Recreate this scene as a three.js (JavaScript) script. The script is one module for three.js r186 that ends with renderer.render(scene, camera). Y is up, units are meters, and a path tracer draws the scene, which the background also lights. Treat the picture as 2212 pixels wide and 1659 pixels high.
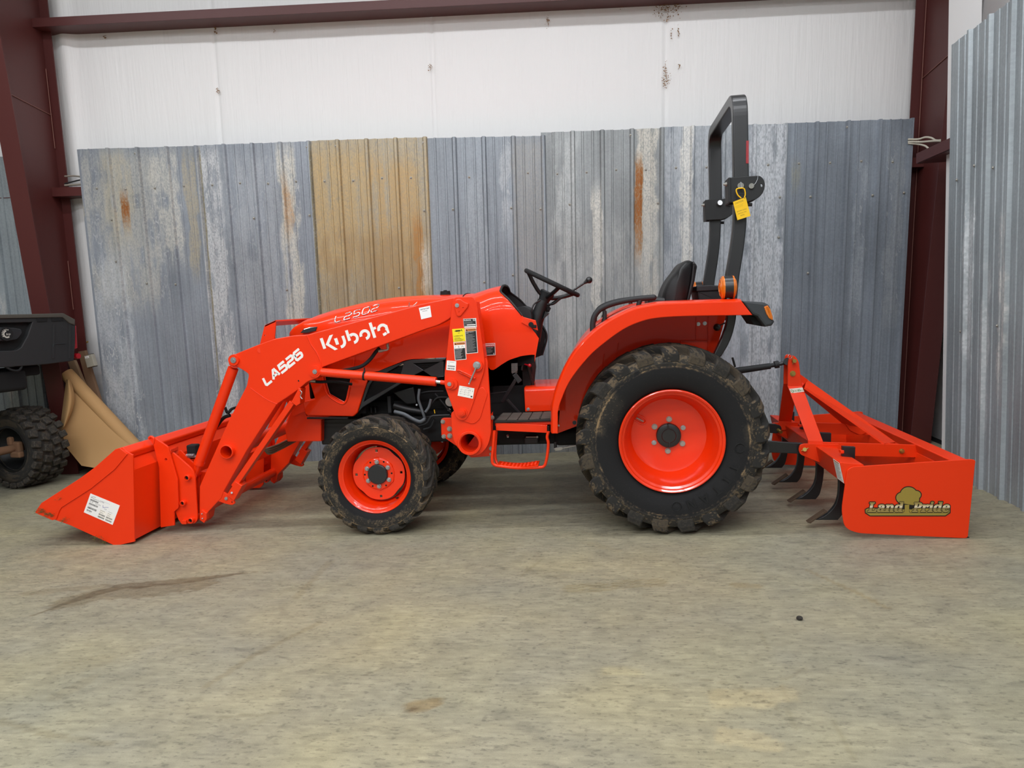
import * as THREE from 'three';
import { mergeGeometries, toCreasedNormals } from 'three/addons/utils/BufferGeometryUtils.js';
import { RoundedBoxGeometry } from 'three/addons/geometries/RoundedBoxGeometry.js';
import { RectAreaLightUniformsLib } from 'three/addons/lights/RectAreaLightUniformsLib.js';
import { FontLoader } from 'three/addons/loaders/FontLoader.js';
import { TextGeometry } from 'three/addons/geometries/TextGeometry.js';

// ---------------------------------------------------------------- camera, lights, exposure
const W = 2212, H = 1659, FOCAL = 1533, D2R = Math.PI / 180;
const scene = new THREE.Scene();
const camera = new THREE.PerspectiveCamera(2 * Math.atan(H / 2 / FOCAL) / D2R, W / H, 0.05, 60);
camera.position.set(0, 1.26, 5.663);
camera.rotation.set(-6.3404 * D2R, 7.4969 * D2R, -2.9327 * D2R, 'YXZ');
const renderer = new THREE.WebGLRenderer({ antialias: true });
renderer.toneMapping = THREE.LinearToneMapping;
renderer.toneMappingExposure = 1.25;
renderer.shadowMap.enabled = true;
RectAreaLightUniformsLib.init();
scene.background = new THREE.Color(0x000000);
const WALL_YAW = 3.54 * D2R;
// rows of ceiling strip lights: [z of the row at x = 0, height, intensity, first x, last x]
const LIGHT_ROWS = [
  { z: 2.0, y: 4.75, power: 34, xs: [-4.2, -1.5, 0.95], where: 'above the tractor' },
  { z: 4.8, y: 4.75, power: 62, xs: [-4.3, -1.6, 0.9], where: 'just in front of the camera' },
  { z: 7.8, y: 4.75, power: 84, xs: [-4.3, -1.6, 0.9], where: 'just behind the camera' },
  { z: 10.8, y: 4.75, power: 84, xs: [-4.3, -1.6, 0.9], where: 'nearest the front wall' },
];
const STRIP = { length: 2.3, width: 0.12, glow: 7.0, color: 0xf8faff };

// ---------------------------------------------------------------- measuring helpers
camera.updateMatrixWorld(true);
const camQ = camera.quaternion.clone(), camP = camera.position.clone();
function ray(px, py) { return new THREE.Vector3((px - W / 2) / FOCAL, -(py - H / 2) / FOCAL, -1).applyQuaternion(camQ); }
function at(px, py, z) { const d = ray(px, py); return camP.clone().addScaledVector(d, (z - camP.z) / d.z); }      // a point measured on the upright plane at depth z
function atX(px, py, x) { const d = ray(px, py); return camP.clone().addScaledVector(d, (x - camP.x) / d.x); }
function atY(px, py, y) { const d = ray(px, py); return camP.clone().addScaledVector(d, (y - camP.y) / d.y); }     // on the floor, or at a height
const P2 = (list, z) => list.map((p) => { const v = at(p[0], p[1], z); return p.length > 2 ? [v.x, v.y, p[2]] : [v.x, v.y]; });
const MPP = (z) => (camP.z - z) / FOCAL * 1.0;                                                                       // metres per pixel near the middle
// the back wall and its columns stand a few degrees askew to the tractor
const wallCamP = new THREE.Vector3(0, 1.412722, 5.676497).multiplyScalar(1.0382517);
const wallCamQ = new THREE.Quaternion().setFromEuler(new THREE.Euler(-0.146473, 0.065322, -0.025239, 'YXZ'));
const wallQ = camQ.clone().multiply(wallCamQ.clone().invert());
const wallP = camP.clone().sub(wallCamP.clone().applyQuaternion(wallQ));
const wallRay = (px, py) => new THREE.Vector3((px - W / 2) / FOCAL, -(py - H / 2) / FOCAL, -1).applyQuaternion(wallCamQ);
function wallAt(px, py, z) { const d = wallRay(px, py); return wallCamP.clone().addScaledVector(d, (z - wallCamP.z) / d.z); }

// ---------------------------------------------------------------- noise
function rng(seed) { let s = seed >>> 0; return () => { s = (s + 0x6d2b79f5) | 0; let t = Math.imul(s ^ (s >>> 15), 1 | s); t = (t + Math.imul(t ^ (t >>> 7), 61 | t)) ^ t; return ((t ^ (t >>> 14)) >>> 0) / 4294967296; }; }
function hash(x, y, s) { let h = Math.imul(x, 374761393) ^ Math.imul(y, 668265263) ^ Math.imul(s, 1274126177); h = Math.imul(h ^ (h >>> 13), 1274126177); return ((h ^ (h >>> 16)) >>> 0) / 4294967296; }
function vnoise(x, y, s, per = 0) {
  const xi = Math.floor(x), yi = Math.floor(y), fx = x - xi, fy = y - yi, u = fx * fx * (3 - 2 * fx), v = fy * fy * (3 - 2 * fy);
  const w = per ? (n) => ((n % per) + per) % per : (n) => n;
  const a = hash(w(xi), w(yi), s), b = hash(w(xi + 1), w(yi), s), c = hash(w(xi), w(yi + 1), s), d = hash(w(xi + 1), w(yi + 1), s);
  return a + (b - a) * u + (c - a) * v + (a - b - c + d) * u * v;
}
function fbm(x, y, s, oct = 4, per = 0) { let t = 0, a = 0.5, n = 0; for (let i = 0; i < oct; i++) { t += a * vnoise(x, y, s + i * 17, per); n += a; a *= 0.5; x *= 2; y *= 2; per *= 2; } return t / n; }
const clamp = (v, a = 0, b = 1) => Math.min(b, Math.max(a, v)), mix = (a, b, t) => a + (b - a) * t;
const step2 = (a, b, v) => { const t = clamp((v - a) / (b - a)); return t * t * (3 - 2 * t); };

// ---------------------------------------------------------------- textures
function canvasOf(w, h, draw) { const c = document.createElement('canvas'); c.width = w; c.height = h; draw(c.getContext('2d'), w, h); return c; }
function pixelTexture(w, h, fn, srgb = true) {       // fn(u, v, out): v = 0 at the bottom; out gets 0..255
  const data = new Uint8Array(w * h * 4), o = [0, 0, 0, 255];
  for (let y = 0; y < h; y++) for (let x = 0; x < w; x++) { o[3] = 255; fn((x + 0.5) / w, (y + 0.5) / h, o); const i = (y * w + x) * 4; for (let k = 0; k < 4; k++) data[i + k] = clamp(o[k], 0, 255); }
  const t = new THREE.DataTexture(data, w, h, THREE.RGBAFormat);
  t.magFilter = THREE.LinearFilter; t.minFilter = THREE.LinearMipmapLinearFilter; t.generateMipmaps = true; t.wrapS = t.wrapT = THREE.RepeatWrapping;
  if (srgb) t.colorSpace = THREE.SRGBColorSpace; t.needsUpdate = true; return t;
}
function canvasTexture(w, h, draw) { const t = new THREE.CanvasTexture(canvasOf(w, h, draw)); t.colorSpace = THREE.SRGBColorSpace; return t; }

// ---------------------------------------------------------------- geometry helpers
const V = (x, y, z) => new THREE.Vector3(x, y, z);
function shapeOf(pts, r = 0, into = new THREE.Shape()) {
  const n = pts.length;
  for (let i = 0; i < n; i++) {
    const p = pts[(i + n - 1) % n], c = pts[i], q = pts[(i + 1) % n], rr = c[2] ?? r;
    const a = Math.hypot(p[0] - c[0], p[1] - c[1]), b = Math.hypot(q[0] - c[0], q[1] - c[1]), k = Math.min(rr, a * 0.48, b * 0.48);
    if (k < 1e-5) { i ? into.lineTo(c[0], c[1]) : into.moveTo(c[0], c[1]); continue; }
    const s = [c[0] + (p[0] - c[0]) / a * k, c[1] + (p[1] - c[1]) / a * k], e = [c[0] + (q[0] - c[0]) / b * k, c[1] + (q[1] - c[1]) / b * k];
    i ? into.lineTo(s[0], s[1]) : into.moveTo(s[0], s[1]);
    into.quadraticCurveTo(c[0], c[1], e[0], e[1]);
  }
  into.closePath(); return into;
}
const circlePath = (x, y, r) => { const h = new THREE.Path(); h.absarc(x, y, r, 0, Math.PI * 2, true); return h; };
function ext(shape, zFront, depth, bev = 0.002, seg = 6) {
  const b = Math.min(bev, depth * 0.45);
  const g = new THREE.ExtrudeGeometry(shape, { depth: depth - 2 * b, bevelEnabled: b > 0, bevelThickness: b, bevelSize: b, bevelOffset: -b, bevelSegments: 2, curveSegments: seg });
  g.translate(0, 0, zFront - depth + b); return g;
}
// a plate whose front face is traced at depth z; holes are [px, py, radius in px] or point lists
function plate(px, z, depth, { r = 0, bev = 0.002, holes = [], seg = 6 } = {}) {
  const s = shapeOf(P2(px, z), r);
  for (const h of holes) { if (typeof h[0] === 'number') { const c = at(h[0], h[1], z); s.holes.push(circlePath(c.x, c.y, h[2] * MPP(z))); } else s.holes.push(shapeOf(P2(h, z), r, new THREE.Path())); }
  return ext(s, z, depth, bev, seg);
}
function merge(list) {
  const out = list.map((g) => { const n = g.index ? g.toNonIndexed() : g.clone(); for (const k of Object.keys(n.attributes)) if (!['position', 'normal', 'uv'].includes(k)) n.deleteAttribute(k); if (!n.attributes.uv) n.setAttribute('uv', new THREE.BufferAttribute(new Float32Array(n.attributes.position.count * 2), 2)); if (!n.attributes.normal) n.computeVertexNormals(); n.morphAttributes = {}; return n; });
  return mergeGeometries(out, false);
}
const ZC = 1.25;
function mirrorZ(g) {                                // the same piece on the other side of the machine
  const n = g.index ? g.toNonIndexed() : g.clone(), a = n.attributes;
  const p = a.position.array, q = a.normal?.array;
  for (let i = 2; i < p.length; i += 3) { p[i] = 2 * ZC - p[i]; if (q) q[i] = -q[i]; }
  for (const k of Object.keys(a)) { const s = a[k].itemSize, v = a[k].array; for (let t = 0; t + 3 * s <= v.length; t += 3 * s) for (let c = 0; c < s; c++) { const x = v[t + s + c]; v[t + s + c] = v[t + 2 * s + c]; v[t + 2 * s + c] = x; } }
  return n;
}
function cyl(a, b, r0, r1 = r0, seg = 20, open = false) {
  const d = b.clone().sub(a), g = new THREE.CylinderGeometry(r1, r0, d.length(), seg, 1, open);
  g.applyQuaternion(new THREE.Quaternion().setFromUnitVectors(V(0, 1, 0), d.clone().normalize()));
  const m = a.clone().add(b).multiplyScalar(0.5); g.translate(m.x, m.y, m.z); return g;
}
function pipe(a, b, ro, ri, seg = 28) {              // an open tube with a wall
  const L = a.distanceTo(b), c = Math.min(0.002, (ro - ri) * 0.3), pts = [[ri, 0], [ro - c, 0], [ro, c], [ro, L - c], [ro - c, L], [ri, L], [ri, 0]].map((p) => new THREE.Vector2(p[0], p[1]));
  const g = new THREE.LatheGeometry(pts, seg); const n = g.toNonIndexed(); n.computeVertexNormals();
  n.applyQuaternion(new THREE.Quaternion().setFromUnitVectors(V(0, 1, 0), b.clone().sub(a).normalize())); n.translate(a.x, a.y, a.z); return n;
}
function tube(pts, r, seg = 10, n = 0) { return new THREE.TubeGeometry(new THREE.CatmullRomCurve3(pts, false, 'centripetal'), n || pts.length * 6, r, seg, false); }
function box(cx, cy, cz, sx, sy, sz, r = 0.004) { const g = new RoundedBoxGeometry(sx, sy, sz, 2, Math.min(r, sx * 0.45, sy * 0.45, sz * 0.45)); g.translate(cx, cy, cz); return g; }
function boxPx(x0, y0, x1, y1, z, depth, r = 0.004) { const a = at(x0, y0, z), b = at(x1, y1, z); return box((a.x + b.x) / 2, (a.y + b.y) / 2, z - depth / 2, Math.abs(b.x - a.x), Math.abs(a.y - b.y), depth, r); }
function bar(a, b, w, h, up = V(0, 0, 1), r = 0.003) {  // a rounded bar from a to b; h along up
  const d = b.clone().sub(a), g = new RoundedBoxGeometry(d.length(), w, h, 2, Math.min(r, w * 0.4, h * 0.4));
  const x = d.clone().normalize(), z = up.clone().addScaledVector(x, -up.dot(x)).normalize(), y = z.clone().cross(x);
  g.applyMatrix4(new THREE.Matrix4().makeBasis(x, y, z)); const m = a.clone().add(b).multiplyScalar(0.5); g.translate(m.x, m.y, m.z); return g;
}
function hexBolt(p, r, len = 0.012, dir = V(0, 0, 1)) {
  const head = new THREE.CylinderGeometry(r * 0.92, r, len, 6); const wash = new THREE.CylinderGeometry(r * 1.25, r * 1.25, len * 0.25, 16); wash.translate(0, -len * 0.45, 0);
  const stud = new THREE.CylinderGeometry(r * 0.5, r * 0.5, len * 1.5, 10);
  const g = merge([head, wash, stud]); g.applyQuaternion(new THREE.Quaternion().setFromUnitVectors(V(0, 1, 0), dir)); g.translate(p.x, p.y, p.z + len * 0.4); return g;
}
// a skin through rings of points (every ring with the same count)
function skin(rings, { closedRing = false, capStart = false, capEnd = false, uvScale = 1 } = {}) {
  const m = rings[0].length, pos = [], uv = [], idx = [];
  rings.forEach((r, i) => r.forEach((p, j) => { pos.push(p.x, p.y, p.z); uv.push(j / (m - 1) * uvScale, i / (rings.length - 1) * uvScale); }));
  for (let i = 0; i + 1 < rings.length; i++) for (let j = 0; j < (closedRing ? m : m - 1); j++) { const a = i * m + j, b = i * m + (j + 1) % m, c = a + m, d = b + m; idx.push(a, c, b, b, c, d); }
  const cap = (i, flip) => { const c = new THREE.Vector3(); rings[i].forEach((p) => c.add(p)); c.divideScalar(m); const k = pos.length / 3; pos.push(c.x, c.y, c.z); uv.push(0.5, 0.5); for (let j = 0; j < (closedRing ? m : m - 1); j++) { const a = i * m + j, b = i * m + (j + 1) % m; flip ? idx.push(k, b, a) : idx.push(k, a, b); } };
  if (capStart) cap(0, false); if (capEnd) cap(rings.length - 1, true);
  const g = new THREE.BufferGeometry(); g.setAttribute('position', new THREE.Float32BufferAttribute(pos, 3)); g.setAttribute('uv', new THREE.Float32BufferAttribute(uv, 2)); g.setIndex(idx); g.computeVertexNormals(); return g;
}
// a flat strip bent in space: pairs of edge points [left, right], with a thickness along n
function strip(pairs, n, t) {
  const rings = pairs.map(([a, b]) => { const k = n.clone().multiplyScalar(t); return [a.clone(), b.clone(), b.clone().sub(k), a.clone().sub(k)]; });
  const g = skin(rings, { closedRing: true, capStart: true, capEnd: true }).toNonIndexed(); g.computeVertexNormals(); return g;
}
function flat(g) { const n = g.index ? g.toNonIndexed() : g; n.computeVertexNormals(); return n; }

// ---------------------------------------------------------------- naming and grouping
const used = new Map(), origin = new Map();
function numbered(n) { const k = used.get(n) ?? 0; used.set(n, k + 1); return k ? n + '_' + String(k).padStart(3, '0') : n; }
function thing(name, label, category, [x, y, z] = [0, 0, 0], group) {
  const o = new THREE.Group(); o.name = numbered(name); o.position.set(x, y, z); scene.add(o); origin.set(o, V(x, y, z));
  o.userData = { label, category }; if (group) o.userData.group = group; return o;
}
function structure(name, askew = false) {
  const o = new THREE.Group(); o.name = numbered(name); scene.add(o); origin.set(o, V(0, 0, 0)); o.userData = { kind: 'structure' };
  if (askew) { o.position.copy(wallP); o.quaternion.copy(wallQ); } return o;
}
function put(parent, name, geometry, material, label) {   // geometry in world coordinates; the mesh becomes a part (or a sub-part) of parent
  const o = origin.get(parent), g = Array.isArray(geometry) ? merge(geometry) : geometry.clone(); if (o.lengthSq()) g.translate(-o.x, -o.y, -o.z);
  const m = new THREE.Mesh(g, material); m.name = name; parent.add(m); origin.set(m, o); if (label) m.userData.label = label; return m;
}
const putEach = (parent, name, list, mat, label) => list.map((g) => put(parent, name, g, mat, label));
function group(parent, name, label) { const g = new THREE.Group(); g.name = name; parent.add(g); origin.set(g, origin.get(parent)); if (label) g.userData.label = label; return g; }
// a printed sticker: corners top-left, top-right, bottom-right, bottom-left; a thin slab with the print on its face
function sticker(parent, name, c, mat, label, lift = 0.0012) {
  const n = c[1].clone().sub(c[0]).cross(c[3].clone().sub(c[0])).normalize().negate(), q = c.map((p) => p.clone().addScaledVector(n, lift));
  const tris = [[q[3], q[2], q[1]], [q[3], q[1], q[0]]], uvs = [[0, 0], [1, 0], [1, 1], [0, 0], [1, 1], [0, 1]], pos = [], uv = [];
  tris.flat().forEach((p, i) => { pos.push(p.x, p.y, p.z); uv.push(...uvs[i]); });
  for (let i = 0; i < 4; i++) { const a = c[i], b = c[(i + 1) % 4], A = q[i], B = q[(i + 1) % 4]; [a, b, B, a, B, A].forEach((p) => { pos.push(p.x, p.y, p.z); uv.push(0.01, 0.99); }); }
  const g = new THREE.BufferGeometry(); g.setAttribute('position', new THREE.Float32BufferAttribute(pos, 3)); g.setAttribute('uv', new THREE.Float32BufferAttribute(uv, 2)); g.computeVertexNormals();
  return put(parent, name, g, mat, label);
}
const stickerPx = (parent, name, px, z, mat, label, lift) => sticker(parent, name, px.map((p) => at(p[0], p[1], z)), mat, label, lift);
// ---------------------------------------------------------------- materials
const std = (o) => new THREE.MeshStandardMaterial(o), phys = (o) => new THREE.MeshPhysicalMaterial(o);
const ORANGE = new THREE.Color().setRGB(0.86, 0.035, 0.001), BLADE = new THREE.Color().setRGB(0.82, 0.038, 0.002);
const M = {
  orange: phys({ color: ORANGE, roughness: 0.45, clearcoat: 0.35, clearcoatRoughness: 0.2, specularIntensity: 0.5 }),
  orangeSheet: phys({ color: ORANGE, roughness: 0.4, clearcoat: 0.5, clearcoatRoughness: 0.05, specularIntensity: 0.3 }),
  bladeOrange: phys({ color: BLADE, roughness: 0.5, clearcoat: 0.2, clearcoatRoughness: 0.3, specularIntensity: 0.5 }),
  rim: phys({ color: ORANGE, roughness: 0.32, clearcoat: 0.7, clearcoatRoughness: 0.1, specularIntensity: 0.6 }),
  black: std({ color: 0x121314, roughness: 0.5 }),
  blackSatin: phys({ color: 0x191b1d, roughness: 0.38, clearcoat: 0.3, clearcoatRoughness: 0.25 }),
  blackMatt: std({ color: 0x0b0c0d, roughness: 0.85 }),
  frameGrey: phys({ color: 0x1f2124, roughness: 0.4, clearcoat: 0.25, clearcoatRoughness: 0.3 }),
  plastic: std({ color: 0x1b1d1f, roughness: 0.62 }),
  greyPlastic: std({ color: 0x2f3336, roughness: 0.6 }),
  conduit: std({ color: 0x5d6367, roughness: 0.6 }),
  vinyl: phys({ color: 0x0f1011, roughness: 0.46, sheen: 0.2 }),
  rubber: std({ color: 0x0e0f10, roughness: 0.78 }),
  zinc: std({ color: 0xb9bcbf, roughness: 0.36, metalness: 0.85 }),
  zincDull: std({ color: 0xa9a79f, roughness: 0.5, metalness: 0.6 }),
  yellowZinc: std({ color: 0xb39a55, roughness: 0.38, metalness: 0.8 }),
  chrome: std({ color: 0xe6e8ea, roughness: 0.12, metalness: 1 }),
  steelPipe: std({ color: 0x8d7f6d, roughness: 0.5, metalness: 0.5 }),
  white: std({ color: 0xf1efea, roughness: 0.5 }),
  amber: phys({ color: 0xd97206, roughness: 0.22, clearcoat: 0.8, clearcoatRoughness: 0.08 }),
  red: phys({ color: 0x9c0c1a, roughness: 0.25, clearcoat: 0.6 }),
  lens: phys({ color: 0x3a3d40, roughness: 0.12, clearcoat: 1, clearcoatRoughness: 0.04, metalness: 0.3 }),
  yellow: std({ color: 0xf3bf05, roughness: 0.55 }),
  maroon: phys({ color: 0x51211e, roughness: 0.5, clearcoat: 0.15, clearcoatRoughness: 0.4 }),
  dark: std({ color: 0x070708, roughness: 0.9 }),
};

// ---------------------------------------------------------------- galvanised sheets
function galvanised(seed, bands, opt = {}) {
  const w = 512, h = 1408, base = opt.base ?? [142, 149, 157];
  return pixelTexture(w, h, (u, v, o) => {
    const X = u * w, Y = (1 - v) * h;                  // Y runs down from the top edge
    const cloud = fbm(X / 120, Y / 240, seed, 4) - 0.5, streak = fbm(X / 5, Y / 420, seed + 5, 3) - 0.5, grain = hash(X | 0, Y | 0, seed + 9) - 0.5, spangle = vnoise(X / 4.5, Y / 5.5, seed + 11) - 0.5;
    let k = 1 + 0.22 * cloud + 0.16 * streak + 0.06 * grain + 0.07 * spangle;
    let r = base[0] * k, g = base[1] * k, b = base[2] * k;
    for (const B of bands) {
      const wob = (fbm(Y / 60, seed * 0.37 + B.x * 9, seed + 21, 3) - 0.5) * (B.wob ?? 0.06);
      const dx = Math.abs(u + wob - B.x) / B.w; if (dx > 1.25) continue;
      const yy = Y / h, fy = step2(B.y0 - 0.03, B.y0 + 0.05, yy) * (1 - step2(B.y1 - 0.08, B.y1 + 0.03, yy)); if (fy <= 0) continue;
      const m = fbm(X / (B.lx ?? 26), Y / (B.ly ?? 110), seed + B.s + 3, 4), n = fbm(X / (B.gx ?? 3.2), Y / (B.gy ?? 6), seed + B.s, 3);
      const cover = step2(0.34, 0.66, m - 0.22 * dx * dx + 0.16 + (B.bias ?? 0)) * (1 - step2(0.8, 1.2, dx)) * fy;
      let a = cover * B.a * (0.42 + 0.58 * step2(0.25, 0.75, n + 0.25 * (cover - 0.5)));
      r = mix(r, B.c[0] * (0.9 + 0.2 * n), a); g = mix(g, B.c[1] * (0.9 + 0.2 * n), a); b = mix(b, B.c[2] * (0.9 + 0.2 * n), a);
      const e0 = m - 0.22 * dx * dx + 0.16 + (B.bias ?? 0) - 0.42; if (B.tide && Math.abs(e0) < 0.014) { const e = fy * B.tide * (1 - step2(0.9, 1.2, dx)) * (0.4 + 0.6 * n); r = mix(r, 226, e); g = mix(g, 226, e); b = mix(b, 222, e); }
    }
    o[0] = r; o[1] = g; o[2] = b;
  });
}
const WHT = [206, 208, 208], TAN = [176, 148, 102], CREAM = [196, 186, 160], RUST = [150, 82, 30], BRN = [142, 132, 116];
const PANEL_LOOK = [
  [201, [{ x: 0.30, w: 0.34, y0: 0, y1: 0.5, a: 0.62, c: [196, 194, 184], s: 1, bias: 0.06, tide: 0.5 }, { x: 0.14, w: 0.18, y0: 0.3, y1: 1.0, a: 0.66, c: [198, 202, 204], s: 5, tide: 0.7, bias: 0.04 }, { x: 0.30, w: 0.16, y0: 0, y1: 0.3, a: 0.5, c: CREAM, s: 2 }, { x: 0.70, w: 0.13, y0: 0, y1: 0.36, a: 0.75, c: [206, 204, 194], s: 3, tide: 0.6, bias: 0.03 }, { x: 0.92, w: 0.06, y0: 0, y1: 0.4, a: 0.5, c: [196, 178, 140], s: 6 }, { x: 0.345, w: 0.035, y0: 0.135, y1: 0.235, a: 1, c: RUST, s: 4, bias: 0.3, wob: 0.02 }]],
  [303, [{ x: 0.10, w: 0.10, y0: 0, y1: 1.1, a: 0.8, c: WHT, s: 1, tide: 0.8, bias: 0.08 }, { x: 0.79, w: 0.085, y0: 0, y1: 0.8, a: 0.78, c: [208, 204, 190], s: 2, tide: 0.6, bias: 0.06 }, { x: 0.775, w: 0.045, y0: 0.1, y1: 0.28, a: 0.55, c: [182, 136, 90], s: 3 }, { x: 0.5, w: 0.3, y0: 0.02, y1: 0.55, a: 0.28, c: WHT, s: 4, tide: 0.3 }, { x: 0.012, w: 0.022, y0: 0, y1: 1.1, a: 0.75, c: [120, 112, 84], s: 6, bias: 0.3, wob: 0.01 }]],
  [407, [{ x: 0.5, w: 0.72, y0: -0.1, y1: 1.2, a: 0.80, c: [176, 160, 128], s: 1, bias: 0.24, ly: 260 }, { x: 0.24, w: 0.30, y0: 0.02, y1: 0.42, a: 0.62, c: [190, 160, 108], s: 2, ly: 220, bias: 0.04 }, { x: 0.72, w: 0.22, y0: 0.05, y1: 0.5, a: 0.62, c: [186, 152, 98], s: 3, ly: 200, bias: 0.03 }, { x: 0.5, w: 0.7, y0: 0.25, y1: 1.1, a: 0.45, c: [150, 124, 88], s: 9, gx: 2.4, gy: 3.2 }, { x: 0.92, w: 0.045, y0: 0.22, y1: 0.8, a: 0.8, c: [172, 122, 66], s: 4, bias: 0.08 }, { x: 0.965, w: 0.05, y0: 0.3, y1: 0.9, a: 0.6, c: [212, 208, 196], s: 5, bias: 0.05 }], [150, 152, 150]],
  [509, [{ x: 0.87, w: 0.14, y0: 0, y1: 0.55, a: 0.5, c: [158, 154, 146], s: 1, bias: 0.25 }, { x: 0.42, w: 0.12, y0: 0.1, y1: 0.8, a: 0.3, c: [186, 194, 198], s: 2 }, { x: 0.68, w: 0.05, y0: 0, y1: 0.3, a: 0.4, c: WHT, s: 3, tide: 0.5 }], [142, 150, 157]],
  [611, [{ x: 0.2, w: 0.12, y0: 0, y1: 0.9, a: 0.45, c: [202, 206, 204], s: 1, bias: 0.02 }, { x: 0.45, w: 0.045, y0: 0.15, y1: 1, a: 0.8, c: [214, 212, 202], s: 2, bias: 0.1 }, { x: 0.87, w: 0.095, y0: -0.1, y1: 1.2, a: 0.8, c: [206, 202, 190], s: 3, bias: 0.1 }, { x: 0.805, w: 0.032, y0: 0.08, y1: 0.38, a: 1, c: [152, 92, 40], s: 4, bias: 0.4, wob: 0.03 }, { x: 0.5, w: 0.55, y0: 0.25, y1: 1.1, a: 0.42, c: [192, 194, 190], s: 5, gx: 3, gy: 14, bias: 0.04 }], [146, 151, 152]],
  [713, [{ x: 0.3, w: 0.38, y0: -0.1, y1: 1.1, a: 0.5, c: [202, 207, 210], s: 1, gy: 10, bias: 0.06 }, { x: 0.86, w: 0.15, y0: -0.1, y1: 1.1, a: 0.8, c: [214, 218, 222], s: 2, bias: 0.10, gy: 9 }, { x: 0.62, w: 0.12, y0: 0.3, y1: 1.1, a: 0.62, c: [196, 202, 210], s: 3, bias: 0.05, gy: 9 }, { x: 0.2, w: 0.05, y0: -0.1, y1: 0.8, a: 0.8, c: [222, 221, 214], s: 5, bias: 0.1 }], [144, 151, 158]],
  [815, [{ x: 0.62, w: 0.05, y0: 0.1, y1: 0.6, a: 0.35, c: [190, 196, 200], s: 1, tide: 0.4 }, { x: 0.9, w: 0.07, y0: 0.05, y1: 0.6, a: 0.35, c: [180, 184, 184], s: 2, tide: 0.4 }, { x: 0.1, w: 0.04, y0: 0.1, y1: 0.2, a: 0.35, c: [180, 170, 130], s: 3 }], [134, 142, 151]],
];
const SHEET = { roughness: 0.42, metalness: 0.25 };
const panelMats = PANEL_LOOK.map(([seed, bands, base]) => std({ map: galvanised(seed, bands, base ? { base } : {}), ...SHEET }));
const cleanMat = std({ map: galvanised(917, [{ x: 0.3, w: 0.05, y0: 0.35, y1: 0.75, a: 0.7, c: [206, 210, 212], s: 1, tide: 0.5 }, { x: 0.7, w: 0.06, y0: 0.4, y1: 0.8, a: 0.7, c: [206, 204, 200], s: 2, tide: 0.5 }, { x: 0.52, w: 0.04, y0: 0.5, y1: 0.9, a: 0.5, c: WHT, s: 3 }], { base: [150, 158, 162] }), ...SHEET });
const RIB = 0.2286;
// one sheet: a ribbed profile along the width (pitch scaled to fit), from yb to the slanting top yl..yr; x0..x1 in the sheet's own plane, ribs towards +z
function sheetGeometry(x0, x1, yb, yl, yr, firstRib = 0, t = 0.0009) {
  const n = Math.max(1, Math.round((x1 - x0) / RIB)), p = (x1 - x0) / n, prof = [[x0 - 0.018, 0.001]];
  for (let i = 0; i < n; i++) {
    const a = x0 + i * p;
    prof.push([a + 0.019, 0], [a + p / 3 - 0.0095, 0], [a + p / 3 - 0.006, 0.0055], [a + p / 3 + 0.006, 0.0055], [a + p / 3 + 0.0095, 0], [a + 2 * p / 3 - 0.0095, 0], [a + 2 * p / 3 - 0.006, 0.0055], [a + 2 * p / 3 + 0.006, 0.0055], [a + 2 * p / 3 + 0.0095, 0], [a + p - 0.021, 0], [a + p - 0.010, 0.022], [a + p + 0.010, 0.022]);
  }
  prof.push([x1 + 0.019, 0.001]);
  const rows = 14, pos = [], uv = [], idx = [], m = prof.length, r = rng(Math.round(x0 * 1000) + 77);
  const wave = prof.map((q, k) => (q[1] > 0.01 ? 0 : -0.004 * r()));
  const dent = (x, y) => 0.004 * (vnoise(x * 3, y * 2, 31) - 0.5);
  for (const back of [0, 1]) for (let j = 0; j <= rows; j++) prof.forEach(([x, z], k) => { const f = (x - x0) / (x1 - x0), y = mix(yb, mix(yl, yr, f) + wave[k], j / rows); pos.push(x, y, z + dent(x, y) - back * t); uv.push(f, (y - yb) / (Math.max(yl, yr) - yb)); });
  const at2 = (b, j, k) => b * (rows + 1) * m + j * m + k;
  for (let j = 0; j < rows; j++) for (let k = 0; k < m - 1; k++) { const a = at2(0, j, k), b = at2(0, j, k + 1), c = at2(0, j + 1, k), d = at2(0, j + 1, k + 1); idx.push(a, b, d, a, d, c); const A = at2(1, j, k), B = at2(1, j, k + 1), C = at2(1, j + 1, k), D = at2(1, j + 1, k + 1); idx.push(A, D, B, A, C, D); }
  for (let k = 0; k < m - 1; k++) { const a = at2(0, rows, k), b = at2(0, rows, k + 1), c = at2(1, rows, k), d = at2(1, rows, k + 1); idx.push(a, b, d, a, d, c); }
  const g = new THREE.BufferGeometry(); g.setAttribute('position', new THREE.Float32BufferAttribute(pos, 3)); g.setAttribute('uv', new THREE.Float32BufferAttribute(uv, 2)); g.setIndex(idx);
  return flat(g);
}
function screwHeads(spots, r = 0.008) { return merge(spots.map(([x, y, z]) => { const g = new THREE.SphereGeometry(r, 8, 5, 0, Math.PI * 2, 0, Math.PI / 2); g.rotateX(Math.PI / 2); const w = new THREE.CylinderGeometry(r * 1.35, r * 1.35, 0.002, 10); w.rotateX(Math.PI / 2); const q = merge([g, w]); q.translate(x, y, z); return q; })); }

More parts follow.
